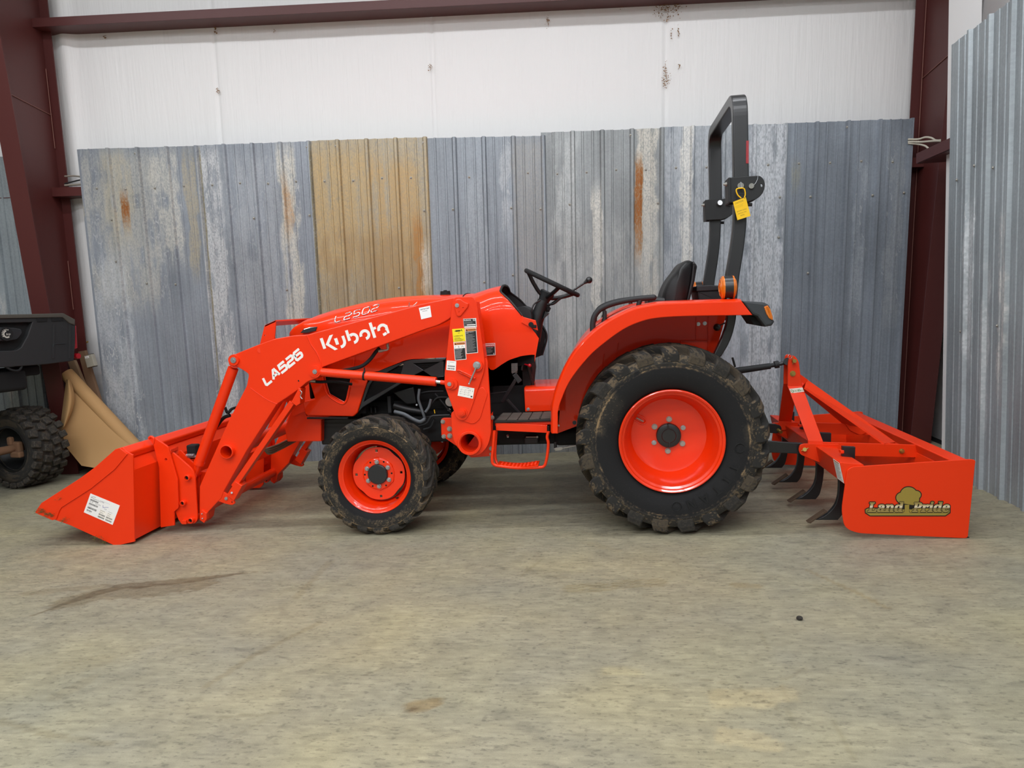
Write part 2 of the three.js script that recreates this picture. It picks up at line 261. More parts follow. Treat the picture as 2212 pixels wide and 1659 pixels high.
// ---------------------------------------------------------------- the back wall: insulation, girts, seven ribbed sheets
const S = 1.0382517, zi = -0.2 * S;
const wallBack = structure('wall_back', true);
{
  // white faced insulation, pillowed between its fastenings, wrinkled upright, with fly specks along the seams
  const x0 = -10.5, x1 = 3.05, y0 = -0.4, y1 = 5.4, nx = 900, ny = 44, g = new THREE.PlaneGeometry(x1 - x0, y1 - y0, nx, ny); g.translate((x0 + x1) / 2, (y0 + y1) / 2, 0);
  const seams = [wallAt(470, 200, zi).x, wallAt(938, 200, zi).x, wallAt(1438, 150, zi).x], p = g.attributes.position, uv = g.attributes.uv;
  for (let i = 0; i < p.count; i++) {
    const x = p.getX(i), y = p.getY(i); let z = zi;
    z += 0.006 * (fbm(x * 9, y * 0.7, 5, 3) - 0.5) + 0.014 * (fbm(x * 0.9, y * 0.9, 8, 2) - 0.5);
    for (const s of seams) { const d = (x - s) / 0.012; z -= 0.014 * Math.exp(-d * d); }
    const roll = (x - wallAt(165, 300, zi).x) / 0.07; z += 0.035 * Math.exp(-roll * roll);      // the edge rolled up beside the column
    p.setZ(i, z); uv.setXY(i, x / 2.2, y / 2.2);
  }
  const wrinkle = pixelTexture(1024, 1024, (u, v, o) => { const X = u * 1024, Y = v * 1024; o[0] = o[1] = o[2] = 110 + 90 * (fbm(X / 8, Y / 128, 3, 3, 128) - 0.5) + 30 * (fbm(X / 32, Y / 32, 4, 3, 32) - 0.5); }, false);
  g.computeVertexNormals();
  put(wallBack, 'insulation_sheet', g, std({ color: 0xebebea, roughness: 0.55, bumpMap: wrinkle, bumpScale: 0.007 }));
  // the specks of dirt: small flakes stuck to the vinyl
  const rnd = rng(91), specks = [], dirt = (px, py, n, sx, sy) => { const c = wallAt(px, py, zi + 0.018); for (let i = 0; i < n; i++) { const q = new THREE.CircleGeometry(0.002 + 0.0045 * rnd() * rnd(), 6), a = rnd() * 6.28, k = Math.sqrt(-Math.log(1 - 0.98 * rnd())); q.translate(c.x + Math.cos(a) * k * sx, c.y + Math.sin(a) * k * sy, c.z); specks.push(q); } };
  dirt(1440, 12, 130, 0.035, 0.07); dirt(1462, 8, 110, 0.04, 0.07); dirt(1425, 20, 60, 0.05, 0.06); dirt(1438, 172, 70, 0.022, 0.045); dirt(1437, 150, 30, 0.01, 0.04); dirt(1466, 70, 20, 0.01, 0.03); dirt(1450, 75, 18, 0.008, 0.03); dirt(1183, 46, 26, 0.012, 0.03); dirt(930, 145, 18, 0.012, 0.02); dirt(466, 65, 26, 0.01, 0.03); dirt(470, 195, 22, 0.012, 0.02); dirt(226, 80, 16, 0.012, 0.014); dirt(593, 68, 10, 0.008, 0.012); dirt(1340, 12, 14, 0.012, 0.02); dirt(1980, 10, 10, 0.01, 0.02); dirt(1467, 142, 10, 0.006, 0.015);
  const st = put(wallBack, 'dirt_specks', specks, std({ color: 0x8d6d4c, roughness: 0.9 })); st.userData.kind = 'stuff';
  // girts: a cold-formed Z laid flat, lip up
  const girt = (yTop, h, xa, xb) => { const zf = -0.006; return [box((xa + xb) / 2, yTop - h / 2, zf - 0.003, xb - xa, h, 0.006, 0.001), box((xa + xb) / 2, yTop - h + 0.003, zi / 2, xb - xa, 0.006, Math.abs(zi) + 0.004, 0.001), box((xa + xb) / 2, yTop + 0.001, zf - 0.012, xb - xa, 0.003, 0.022, 0.001)]; };
  const gu = wallAt(700, 7, 0), gb = wallAt(700, 27, 0), gl = wallAt(165, 404, 0.0), gl2 = wallAt(165, 423, 0.0);
  put(wallBack, 'girt', girt(gu.y, gu.y - gb.y, -10.4, 3.0), M.maroon);
  put(wallBack, 'girt', girt(gl.y, gl.y - gl2.y, -10.4, 3.0), M.maroon);
  // the seven sheets
  const tops = [[171, 322, 424, 315], [424, 314, 667, 305], [667, 304, 918, 296], [918, 298, 1173, 293], [1173, 286, 1430, 276], [1430, 274, 1697, 267], [1697, 266, 1969, 256]];
  tops.forEach(([ax, ay, bx, by], i) => {
    const a = wallAt(ax, ay, 0), b = wallAt(bx, by, 0), zo = i % 2 ? 0.0012 : 0.0;
    const g2 = sheetGeometry(a.x, b.x, -0.18, a.y, b.y); g2.translate(0, 0, zo + 0.004);
    const sheet = put(wallBack, 'metal_panel', g2, panelMats[i]);
    const spots = [], wdt = b.x - a.x, r = rng(40 + i);
    for (let k = 0; k < 4; k++) { if (r() < 0.9) spots.push([a.x + wdt * (k + 0.55) / 4 - 0.02, 2.29 + 0.02 * r(), zo + 0.005]); if (r() < 0.55) spots.push([a.x + wdt * (k + 1) / 4 - 0.03, 2.02 + 0.04 * r(), zo + 0.008]); if (r() < 0.45) spots.push([a.x + wdt * (k + 1) / 4 - 0.03, 1.32 + 0.5 * r(), zo + 0.008]); if (r() < 0.25) spots.push([a.x + wdt * (k + 0.95) / 4, (a.y + b.y) / 2 - 0.05, zo + 0.02]); }
    const sc = put(sheet, 'screw_heads', screwHeads(spots), M.zincDull); sc.userData.kind = 'stuff';
  });
  // the next bay to the left, beyond the column
  for (let i = 0; i < 2; i++) { const e = wallAt(62, 680, 0).x + 0.05 - i * 0.915; put(wallBack, 'metal_panel', sheetGeometry(e - 0.9144, e, -0.2, wallAt(0, 338, 0).y, wallAt(0, 338, 0).y), cleanMat); }
}

// ---------------------------------------------------------------- the two tapered steel columns
function column(xc, half) {
  const c = structure('steel_column', true), k = S, x = xc * k, hw = half * k, zo = -0.107 * k, yT = 5.3, yB = -0.3;
  const zin = (y) => (0.175 + 0.084 * y / k) * k;
  const fl = (z0, z1, tt) => skin([[yB, z0], [yT, z1]].map(([y, z]) => [V(x - hw, y, z - tt), V(x + hw, y, z - tt), V(x + hw, y, z), V(x - hw, y, z)]), { closedRing: true, capStart: true, capEnd: true });
  put(c, 'outer_flange', flat(fl(zo, zo, 0.010)), M.maroon);
  put(c, 'inner_flange', flat(fl(zin(yB), zin(yT), 0.010)), M.maroon);
  put(c, 'web_plate', flat(skin([[yB], [yT]].map(([y]) => [V(x - 0.004, y, zo), V(x + 0.004, y, zo), V(x + 0.004, y, zin(y) - 0.01), V(x - 0.004, y, zin(y) - 0.01)]), { closedRing: true })), M.maroon);
  return { c, x, hw, zo, zin };
}
{
  const L = column(-4.075, 0.075), R = column(2.765, 0.075);
  const weldMat = phys({ color: 0x7d5248, roughness: 0.6 });
  const seamL = (y0, y1) => tube([V(L.x + 0.009, y0, L.zo + 0.012), V(L.x + 0.0095, (y0 + y1) / 2, L.zo + 0.013), V(L.x + 0.009, y1, L.zo + 0.012)], 0.004, 6);
  put(L.c, 'weld_seam', [seamL(2.66, 3.3), seamL(1.3, 1.72)], weldMat);
  put(L.c, 'weld_seam', tube([V(L.x + 0.008, 3.0, L.zin(3.0) - 0.02), V(L.x + 0.008, 2.93, L.zo + 0.01)], 0.004, 6), weldMat);
  put(R.c, 'weld_seam', tube([V(R.x - 0.009, -0.1, R.zo + 0.012), V(R.x - 0.009, 1.6, R.zo + 0.012), V(R.x - 0.009, 3.6, R.zo + 0.012)], 0.004, 6, 60), weldMat);
  put(R.c, 'weld_seam', tube([V(R.x - 0.008, 3.02, R.zin(3.02) - 0.02), V(R.x - 0.008, 2.93, R.zo + 0.01)], 0.004, 6), weldMat);
}

// ---------------------------------------------------------------- the wall on the right
const XR = 2.25, wallRight = structure('wall_right');
{
  const ze = atX(2050, 520, XR).z, ytop = atX(2136, 35, XR).y;
  for (let i = 0; i < 7; i++) {
    const a = ze + i * 0.9144, g = sheetGeometry(a, a + 0.9144, -0.02, ytop - 0.004, ytop + 0.004);
    g.rotateY(-Math.PI / 2); g.translate(XR + 0.004, 0, 0);
    const s = put(wallRight, 'metal_panel', g, cleanMat);
    const pts = [[0.11, 1.9], [0.34, 1.95], [0.57, 1.9], [0.2, 0.95], [0.66, 1.0]].map(([k, y]) => [a + 0.9144 * k, y, 0.006]), sg = screwHeads(pts, 0.007); sg.rotateY(-Math.PI / 2); sg.translate(XR, 0, 0);
    const sc = put(s, 'screw_heads', sg, M.zincDull); sc.userData.kind = 'stuff';
  }
  const ins = new THREE.PlaneGeometry(15, 5.6, 60, 20); ins.rotateY(-Math.PI / 2); ins.translate(XR + 0.45, 2.4, 6.2);
  const p = ins.attributes.position; for (let i = 0; i < p.count; i++) p.setX(i, p.getX(i) + 0.012 * (fbm(p.getZ(i) * 2, p.getY(i) * 0.8, 9, 3) - 0.5)); ins.computeVertexNormals();
  put(wallRight, 'insulation_sheet', ins, std({ color: 0xebebea, roughness: 0.55 }));
  { const c = new THREE.PlaneGeometry(0.42, 3.6, 6, 30); c.rotateY(-Math.PI / 2); c.translate(XR + 0.085, 1.8, 0.62); put(wallRight, 'insulation_sheet', c, std({ color: 0xebebea, roughness: 0.55, side: THREE.DoubleSide })); }
  const gy = atX(2040, 330, XR + 0.13), zb = 0.12;
  put(wallRight, 'girt', [box(XR + 0.015, gy.y, 3.4, 0.006, 0.07, 2 * (3.4 - zb), 0.001), box(XR + 0.13, gy.y - 0.035, 3.4, 0.22, 0.006, 2 * (3.4 - zb), 0.001)], M.maroon);
  put(wallRight, 'block_wall', box(XR + 0.62, 2.4, 6, 0.2, 6, 15.4), M.white);
}
// the rest of the shed, behind and beside the camera
{
  const wl = std({ color: 0x8b8b89, roughness: 0.7 }), cl = std({ color: 0xb4b4b2, roughness: 0.7 });
  const a = structure('wall_left'); put(a, 'insulation_sheet', box(-10.6, 2.4, 5.9, 0.2, 6, 16), wl);
  const b = structure('wall_front'); put(b, 'insulation_sheet', box(-4, 2.4, 13.6, 14, 6, 0.2), wl);
  const c = structure('ceiling'); put(c, 'insulation_sheet', box(-4, 5.3, 6.4, 14.2, 0.2, 15.6), cl);
  const d = structure('wall_back_outer'); put(d, 'cladding', box(-3.9, 2.4, -1.15, 14.4, 6, 0.1), wl);
}

// ---------------------------------------------------------------- floor
const floorAt = (px, py) => { const p = atY(px, py, 0); return [p.x, p.z]; };
{
  const f = structure('floor');
  const tile = pixelTexture(1536, 1536, (u, v, o) => {
    const X = u * 1536, Y = v * 1536;
    const a = fbm(X / 192, Y / 192, 41, 4, 8) - 0.5, b = fbm(X / 24, Y / 12, 47, 4, 64) - 0.5, c = hash(X | 0, Y | 0, 51) - 0.5;
    const q = fbm(X / 48 + a * 2, Y / 24, 57, 4, 32), scuff = step2(0.6, 0.74, q) * 0.10, pit = vnoise(X / 6, Y / 4, 61, 256) > 0.975 ? -0.22 : 0, fleck = vnoise(X / 4, Y / 4, 67, 384) > 0.985 ? 0.12 : 0;
    const sk = fbm(X / 48, Y / 6, 73, 4, 32) - 0.5, bl = step2(0.62, 0.78, fbm(X / 12, Y / 5 , 79, 3, 128)) * 0.14; const k = 1 + 0.12 * a + 0.17 * b + 0.16 * sk + 0.08 * c - bl - scuff * 0.6 + pit * (vnoise(X / 96, Y / 96, 71, 16) > 0.55 ? 1 : 0.2) + fleck;
    o[0] = 140 * k; o[1] = 135 * k - 2 * a; o[2] = 112 * k - 12 * a;
  });
  const bump = pixelTexture(512, 512, (u, v, o) => { const X = u * 512, Y = v * 512; o[0] = o[1] = o[2] = 128 + 90 * (fbm(X / 8, Y / 8, 81, 4, 64) - 0.5); }, false);
  const TS = 2.35, x0 = -6.2, x1 = 2.6, z0 = -0.7, z1 = 4.9, st = 0.0145, nx = Math.round((x1 - x0) / st), nz = Math.round((z1 - z0) / st);
  const g = new THREE.PlaneGeometry(x1 - x0, z1 - z0, nx, nz); g.rotateX(-Math.PI / 2); g.translate((x0 + x1) / 2, 0, (z0 + z1) / 2);
  // marks on the slab, measured on the photograph: wet smear, mud prints, pale and brown patches, scratches
  const marks = [], L = (px, w, c, a, o = {}) => { const p = px.map((q) => floorAt(...q)); marks.push({ p, w, c, a, ...o, box: [Math.min(...p.map((q) => q[0])) - w * 2, Math.max(...p.map((q) => q[0])) + w * 2, Math.min(...p.map((q) => q[1])) - w * 2, Math.max(...p.map((q) => q[1])) + w * 2] }); };
  L([[70, 1330], [180, 1290], [260, 1268], [420, 1252], [560, 1234]], 0.045, [0.50, 0.45, 0.38], 0.85, { taper: 1, n: 9 });
  L([[150, 1300], [230, 1282], [330, 1276], [430, 1262]], 0.085, [0.58, 0.52, 0.43], 0.75, { n: 12 });
  L([[60, 1281], [130, 1275], [230, 1266]], 0.03, [0.66, 0.6, 0.52], 0.6, { n: 10 });
  L([[1240, 1271], [1312, 1268]], 0.05, [0.74, 0.66, 0.5], 0.7, { comb: 1 }); L([[1345, 1262], [1420, 1258]], 0.05, [0.74, 0.66, 0.5], 0.6, { comb: 1 });
  L([[1590, 1262], [1632, 1266]], 0.03, [0.8, 0.7, 0.55], 0.6, { n: 5 });
  L([[1560, 1510], [1640, 1512], [1690, 1498]], 0.05, [1.28, 1.2, 1.08], 0.85, { n: 6 }); L([[1575, 1590], [1655, 1606]], 0.045, [1.3, 1.22, 1.1], 0.9, { n: 6 }); L([[1315, 1448], [1370, 1452]], 0.03, [1.22, 1.17, 1.02], 0.7, { n: 6 });
  L([[895, 1528], [935, 1518]], 0.035, [0.82, 0.62, 0.38], 0.75, { n: 5 }); L([[880, 1535], [892, 1533]], 0.012, [0.5, 0.45, 0.4], 0.8, { n: 4 });
  L([[0, 1558], [120, 1590], [240, 1607]], 0.014, [0.7, 0.66, 0.58], 0.7, { n: 4 }); L([[450, 1480], [545, 1418], [690, 1345]], 0.016, [0.78, 0.73, 0.64], 0.7, { n: 4 }); L([[640, 1290], [712, 1213]], 0.02, [0.82, 0.77, 0.68], 0.6, { n: 5 }); L([[475, 1549], [600, 1541]], 0.008, [0.72, 0.7, 0.64], 0.6, { n: 4 }); L([[500, 1595], [575, 1552]], 0.006, [0.74, 0.71, 0.66], 0.5, { n: 4 });
  L([[1450, 1457], [1580, 1478], [1680, 1530]], 0.006, [0.72, 0.7, 0.66], 0.7, {}); L([[1690, 1470], [1740, 1445]], 0.006, [0.76, 0.73, 0.68], 0.6, {}); L([[1745, 1232], [1850, 1280], [1920, 1315]], 0.012, [0.84, 0.74, 0.58], 0.7, { n: 4 }); L([[1800, 1560], [1850, 1640]], 0.007, [0.78, 0.76, 0.7], 0.6, {}); L([[1690, 1480], [1720, 1590]], 0.006, [0.8, 0.78, 0.72], 0.5, {}); L([[1645, 1362], [1660, 1415]], 0.006, [0.78, 0.76, 0.7], 0.5, {});
  L([[1125, 1245], [1170, 1208]], 0.008, [0.8, 0.77, 0.7], 0.6, {}); L([[1195, 1243], [1232, 1249]], 0.007, [0.74, 0.71, 0.65], 0.6, {}); L([[790, 1458], [830, 1442]], 0.008, [0.6, 0.58, 0.55], 0.6, {});
  L([[150, 1440], [210, 1430]], 0.06, [0.82, 0.78, 0.7], 0.5, { comb: 1 }); L([[120, 1506], [190, 1470]], 0.03, [0.84, 0.8, 0.73], 0.5, { n: 5 }); L([[1280, 1175], [1330, 1190]], 0.03, [1.1, 1.06, 0.95], 0.5, { n: 5 });
  const p = g.attributes.position, col = new Float32Array(p.count * 3), uv = g.attributes.uv;
  for (let i = 0; i < p.count; i++) {
    const x = p.getX(i), z = p.getZ(i); uv.setXY(i, x / TS, z / TS);
    const big = fbm(x * 0.55 + 3, z * 0.8, 101, 3) - 0.5, mid = fbm(x * 2.1, z * 3.4, 103, 4) - 0.5, str = fbm(x * 1.2 + z * 3.5, z * 9 - x * 3.0, 107, 4) - 0.5, sm = fbm(x * 14, z * 20, 109, 3) - 0.5;
    let k = 1 + 0.12 * big + 0.13 * mid + 0.20 * str + 0.14 * sm, warm = 1 + 0.10 * (fbm(x * 0.9, z * 1.3, 113, 3) - 0.5) + 0.12 * mid;
    let c = [k * (1 + (warm - 1) * 0.6), k, k * (2 - warm)];
    for (const m of marks) {
      if (x < m.box[0] || x > m.box[1] || z < m.box[2] || z > m.box[3]) continue;
      let best = 9, along = 0, total = m.p.length - 1;
      for (let s = 0; s < total; s++) { const [ax, az] = m.p[s], [bx, bz] = m.p[s + 1], dx = bx - ax, dz = bz - az, t = clamp(((x - ax) * dx + (z - az) * dz) / (dx * dx + dz * dz)), d = Math.hypot(x - ax - t * dx, z - az - t * dz); if (d < best) { best = d; along = (s + t) / total; } }
      let w = m.w * (m.taper ? Math.sin(Math.PI * clamp(along, 0.06, 0.97)) : 1); const nn = m.n ? fbm(x * m.n * 3, z * m.n * 6, 127 + marks.indexOf(m), 4) : 0.5;
      let a = (1 - step2(w * (0.35 + 0.9 * nn), w * (0.55 + 1.15 * nn), best)) * m.a; if (m.comb) a *= 0.35 + 0.65 * (Math.sin(z * 210 + 2 * Math.sin(x * 60)) > 0.1 ? 1 : 0); if (m.n) a *= 0.6 + 0.6 * fbm(x * 30, z * 90, 131, 3);
      a = clamp(a); for (let q = 0; q < 3; q++) c[q] *= mix(1, m.c[q], a);
    }
    for (let q = 0; q < 3; q++) col[i * 3 + q] = clamp(c[q], 0, 1.6);
  }
  g.setAttribute('color', new THREE.BufferAttribute(col, 3));
  const mat = std({ map: tile, bumpMap: bump, bumpScale: 0.0012, roughness: 0.62, vertexColors: true });
  put(f, 'concrete_slab', g, mat);
  const rest = new THREE.PlaneGeometry(14, 9.5); rest.rotateX(-Math.PI / 2); rest.translate(-4, 0, 9.65); { const u = rest.attributes.uv, q = rest.attributes.position; for (let i = 0; i < q.count; i++) u.setXY(i, q.getX(i) / TS, q.getZ(i) / TS); }
  const rest2 = new THREE.PlaneGeometry(4.6, 6.1); rest2.rotateX(-Math.PI / 2); rest2.translate(-8.5, 0, 1.85); { const u = rest2.attributes.uv, q = rest2.attributes.position; for (let i = 0; i < q.count; i++) u.setXY(i, q.getX(i) / TS, q.getZ(i) / TS); }
  const mat2 = std({ map: tile, roughness: 0.62 });
  put(f, 'concrete_slab', rest, mat2); put(f, 'concrete_slab', rest2, mat2);
  put(f, 'slab_edge', box(-4, -0.16, 6.2, 14.2, 0.3, 15.6), M.dark);
}

// ---------------------------------------------------------------- the strip lights under the ceiling
{
  let first = null;
  const glow = std({ color: 0xffffff, emissive: STRIP.color, emissiveIntensity: STRIP.glow, roughness: 0.6 });
  LIGHT_ROWS.forEach((row, r) => row.xs.forEach((x, k) => {
    const z = row.z - Math.sin(WALL_YAW) * x;
    let o;
    if (!first) {
      o = first = new THREE.Group(); origin.set(o, V(0, 0, 0)); o.userData = { category: 'ceiling light', group: 'strip lights under the ceiling', label: 'x' };
      put(o, 'housing', box(0, 0.04, 0, STRIP.length + 0.06, 0.06, STRIP.width + 0.04, 0.01), M.white);
      put(o, 'diffuser', box(0, 0.004, 0, STRIP.length, 0.016, STRIP.width, 0.005), glow);
    } else o = first.clone();
    o.name = numbered('strip_light'); o.userData.label = ['leftmost', 'middle', 'rightmost'][k] + ' white strip light of the ceiling row ' + row.where; o.position.set(x, row.y, z); o.rotation.y = WALL_YAW; scene.add(o);
    const l = new THREE.RectAreaLight(STRIP.color, row.power, STRIP.length, STRIP.width); l.name = 'strip_lamp'; l.position.set(x, row.y - 0.02, z); l.rotation.set(-Math.PI / 2, 0, WALL_YAW, 'XYZ'); scene.add(l);
  }));
}
// ---------------------------------------------------------------- lettering drawn with strokes, and printed labels
function strokePoly(pts, w) {                        // offsets a polyline into an outline with square ends and mitred corners
  const L = [], R = [], n = pts.length, closed = Math.hypot(pts[0][0] - pts[n - 1][0], pts[0][1] - pts[n - 1][1]) < 1e-6;
  for (let i = 0; i < n; i++) {
    const a = pts[i === 0 ? (closed ? n - 2 : 0) : i - 1], b = pts[i], c = pts[i === n - 1 ? (closed ? 1 : n - 1) : i + 1];
    let d0 = [b[0] - a[0], b[1] - a[1]], d1 = [c[0] - b[0], c[1] - b[1]]; const l0 = Math.hypot(...d0), l1 = Math.hypot(...d1);
    d0 = l0 ? d0.map((v) => v / l0) : d1.map((v) => v / l1); d1 = l1 ? d1.map((v) => v / l1) : d0;
    let m = [-(d0[1] + d1[1]), d0[0] + d1[0]]; const ml = Math.hypot(...m) || 1; m = m.map((v) => v / ml); const k = Math.min(w / 2 / Math.max(0.35, m[0] * -d0[1] + m[1] * d0[0]), w * 1.1);
    L.push([b[0] + m[0] * k, b[1] + m[1] * k]); R.push([b[0] - m[0] * k, b[1] - m[1] * k]);
  }
  return [L, R];
}
function strokeGeometry(pts, w, z0, z1) {            // a ribbon of quads with thickness, on x-y
  const [L, R] = strokePoly(pts, w), pos = [], q = (a, b, c, d) => pos.push(...a, ...b, ...c, ...a, ...c, ...d);
  for (let i = 0; i + 1 < L.length; i++) {
    const l0 = L[i], l1 = L[i + 1], r0 = R[i], r1 = R[i + 1];
    q([...r0, z1], [...r1, z1], [...l1, z1], [...l0, z1]); q([...l0, z1], [...l1, z1], [...l1, z0], [...l0, z0]); q([...r1, z1], [...r0, z1], [...r0, z0], [...r1, z0]);
    if (i === 0) q([...l0, z1], [...l0, z0], [...r0, z0], [...r0, z1]); if (i === L.length - 2) q([...r1, z1], [...r1, z0], [...l1, z0], [...l1, z1]);
  }
  const g = new THREE.BufferGeometry(); g.setAttribute('position', new THREE.Float32BufferAttribute(pos, 3)); g.computeVertexNormals(); return g;
}
function strokes(text, glyph, { o, u, v, h, adv, wid, t, z0, z1 }) {
  const out = [];
  [...text].forEach((ch, i) => (glyph[ch] ?? []).forEach((line) => out.push(strokeGeometry(line.map(([a, b]) => [o.x + u.x * (i * adv + a * wid) + v.x * b * h, o.y + u.y * (i * adv + a * wid) + v.y * b * h]), t, z0, z1))));
  return merge(out);
}
function scribble(c, x, y, w, lines, lh, color, seed) { const r = rng(seed); c.fillStyle = color; for (let i = 0; i < lines; i++) { let px = x; const end = x + w * (0.6 + 0.4 * r()); while (px < end) { const k = 3 + r() * 9; c.fillRect(px, y + i * lh, Math.min(k, end - px), lh * 0.5); px += k + 2.5; } } }
function barcode(c, x, y, w, h, seed) { const r = rng(seed); c.fillStyle = '#1a1a1a'; let px = x; while (px < x + w) { const k = 1 + Math.floor(r() * 4); c.fillRect(px, y, k, h); px += k + 1 + Math.floor(r() * 3); } }
function labelTexture(kind) {
  const sizes = { danger: [256, 288], plate: [280, 210], lube: [280, 300], warnA: [280, 400], warnB: [290, 560], bar: [210, 230], diagram: [360, 250], asset: [280, 300], bucket: [640, 460], hitch: [300, 90], beam: [200, 420], tag: [300, 360] }, [w, h] = sizes[kind];
  return canvasTexture(w, h, (c) => {
    const T = (s, x, y, px, col, fam = 'sans-serif', wt = 'bold', al = 'left', st = '') => { c.font = `${st} ${wt} ${px}px ${fam}`; c.fillStyle = col; c.textAlign = al; c.fillText(s, x, y); };
    const bg = (col) => { c.fillStyle = col; c.fillRect(0, 0, w, h); };
    const warn = (x, y, ww, hh) => { c.fillStyle = '#e0863c'; c.fillRect(x, y, ww, hh); c.fillStyle = '#14110f'; c.beginPath(); c.moveTo(x + 14, y + hh - 7); c.lineTo(x + 14 + hh * 0.42, y + 7); c.lineTo(x + 14 + hh * 0.84, y + hh - 7); c.fill(); T('WARNING', x + 22 + hh * 0.84, y + hh * 0.8, hh * 0.78, '#14110f'); };
    if (kind === 'danger') { bg('#f2eeea'); c.fillStyle = '#b3262b'; c.fillRect(12, 12, w - 24, 70); T('DANGER', 22, 66, 52, '#f4e6e0'); c.fillStyle = '#1b1a1a'; c.fillRect(12, 82, w - 24, h - 94); T('TO AVOID INJURY', 22, 112, 22, '#cfcac4'); scribble(c, 24, 130, 170, 9, 13, '#8d8984', 3); c.fillStyle = '#a5a19a'; c.fillRect(198, 236, 34, 34); }
    if (kind === 'plate') { bg('#f1eee9'); c.fillStyle = '#1d1d1e'; c.fillRect(4, 10, w - 18, h - 20); T('Kubota', 10, 54, 46, '#f4f2ee'); c.fillStyle = '#ececec'; c.fillRect(212, 16, 46, 46); c.fillStyle = '#1d1d1e'; c.fillRect(222, 26, 26, 26); scribble(c, 12, 74, 210, 4, 14, '#8f8f8f', 5); c.fillStyle = '#f4f2ee'; c.fillRect(66, 138, 192, 22); c.fillRect(12, 178, 246, 20); T('MODEL', 8, 156, 15, '#c9c9c9'); }
    if (kind === 'lube') { bg('#f6e214'); c.fillStyle = '#17160c'; c.fillRect(70, 34, 110, 34); c.fillRect(44, 46, 28, 10); c.fillRect(180, 42, 30, 12); c.beginPath(); c.moveTo(196, 26); c.lineTo(208, 20); c.lineTo(232, 66); c.lineTo(220, 70); c.fill(); T('10 h', 118, 112, 24, '#2c2a12', 'sans-serif', 'bold', 'left', 'italic'); T('LUBRICATE', 28, 182, 38, '#17160c'); scribble(c, 30, 206, 215, 4, 22, '#5d5719', 7); }
    if (kind === 'warnA') { bg('#f2efe9'); warn(12, 12, w - 24, 56); c.strokeStyle = '#222'; c.lineWidth = 5; c.beginPath(); c.moveTo(28, 120); c.lineTo(50, 90); c.moveTo(110, 84); c.lineTo(110, 128); c.lineTo(140, 128); c.moveTo(110, 104); c.lineTo(134, 100); c.moveTo(180, 126); c.lineTo(206, 90); c.lineTo(232, 124); c.stroke(); c.fillStyle = '#191919'; c.fillRect(12, 146, w - 24, h - 158); T('TO AVOID INJURY', 22, 172, 22, '#cfcfcf'); scribble(c, 24, 186, 215, 13, 14.5, '#a9a9a9', 11); }
    if (kind === 'warnB') { bg('#f2efe9'); warn(12, 12, w - 24, 56); c.fillStyle = '#191919'; c.fillRect(12, 72, w - 24, h - 84); T('TO AVOID INJURY OR', 22, 98, 19, '#cfcfcf'); T('DEATH:', 22, 120, 19, '#cfcfcf'); scribble(c, 24, 134, 235, 27, 14.6, '#8f8f8f', 13); }
    if (kind === 'bar') { bg('#f5f3ef'); scribble(c, 30, 30, 150, 1, 14, '#4a4a4a', 17); T('WCN', 34, 84, 16, '#666'); barcode(c, 28, 114, 154, 34, 19); barcode(c, 28, 172, 154, 34, 23); }
    if (kind === 'diagram') { bg('#f5f2ea'); scribble(c, 70, 20, 240, 1, 16, '#555', 29); c.strokeStyle = '#555'; c.lineWidth = 3; const r = rng(31); for (let i = 0; i < 9; i++) { const x = 36 + (i % 3) * 90 + 12 * r(), y = 66 + Math.floor(i / 3) * 52; c.beginPath(); c.moveTo(x, y + 26); c.lineTo(x + 18, y + 6); c.lineTo(x + 46, y + 4); c.lineTo(x + 66, y + 24); c.moveTo(x + 22, y + 22); c.arc(x + 16, y + 22, 7, 0, 6.3); c.stroke(); } T('1', 262, 90, 36, '#222'); T('2', 318, 90, 36, '#222'); c.fillStyle = '#444'; c.fillRect(302, 190, 40, 34); }
    if (kind === 'asset') { bg('#f4f2f2'); T('WCN1347', w / 2, 72, 50, '#33343a', 'sans-serif', 'bold', 'center'); scribble(c, 70, 100, 150, 1, 26, '#7d7f86', 37); }
    if (kind === 'bucket') {
      bg('#f3f1ee'); T('L2296', 190, 96, 46, '#4a4a4d', 'monospace', 'normal'); c.strokeStyle = '#3a3a3d'; c.lineWidth = 7; c.beginPath(); c.moveTo(40, 78); c.quadraticCurveTo(60, 40, 130, 44); c.moveTo(40, 78); c.lineTo(80, 78); c.stroke(); T('Kubota', 84, 92, 26, '#4a4a4d', 'serif', 'bold', 'left', 'italic');
      barcode(c, 40, 110, 170, 38, 41); T('S/N  X0191', 40, 186, 40, '#4d4d50', 'monospace', 'normal'); barcode(c, 40, 202, 190, 40, 43); scribble(c, 40, 262, 120, 1, 14, '#8a8a8a', 45); barcode(c, 40, 292, 190, 44, 47); barcode(c, 40, 362, 110, 34, 49); scribble(c, 40, 410, 150, 1, 12, '#9a9a9a', 51); scribble(c, 260, 60, 300, 1, 10, '#a5a8b0', 53);
      c.strokeStyle = '#4b4c9c'; c.lineWidth = 8; c.beginPath(); c.moveTo(322, 140); c.lineTo(338, 190); c.quadraticCurveTo(380, 160, 440, 140); c.stroke(); T('19', 368, 220, 44, '#77788a', 'serif', 'normal', 'left', 'italic'); scribble(c, 470, 222, 110, 1, 14, '#888', 55);
      for (const x of [288, 452]) { c.fillStyle = '#f7f2e8'; c.fillRect(x, 250, 150, 196); scribble(c, x + 14, 262, 120, 1, 18, '#555', x); scribble(c, x + 14, 296, 110, 2, 16, '#9a948e', x + 1); barcode(c, x + 10, 340, 132, 34, x + 2); barcode(c, x + 10, 396, 132, 34, x + 3); }
    }
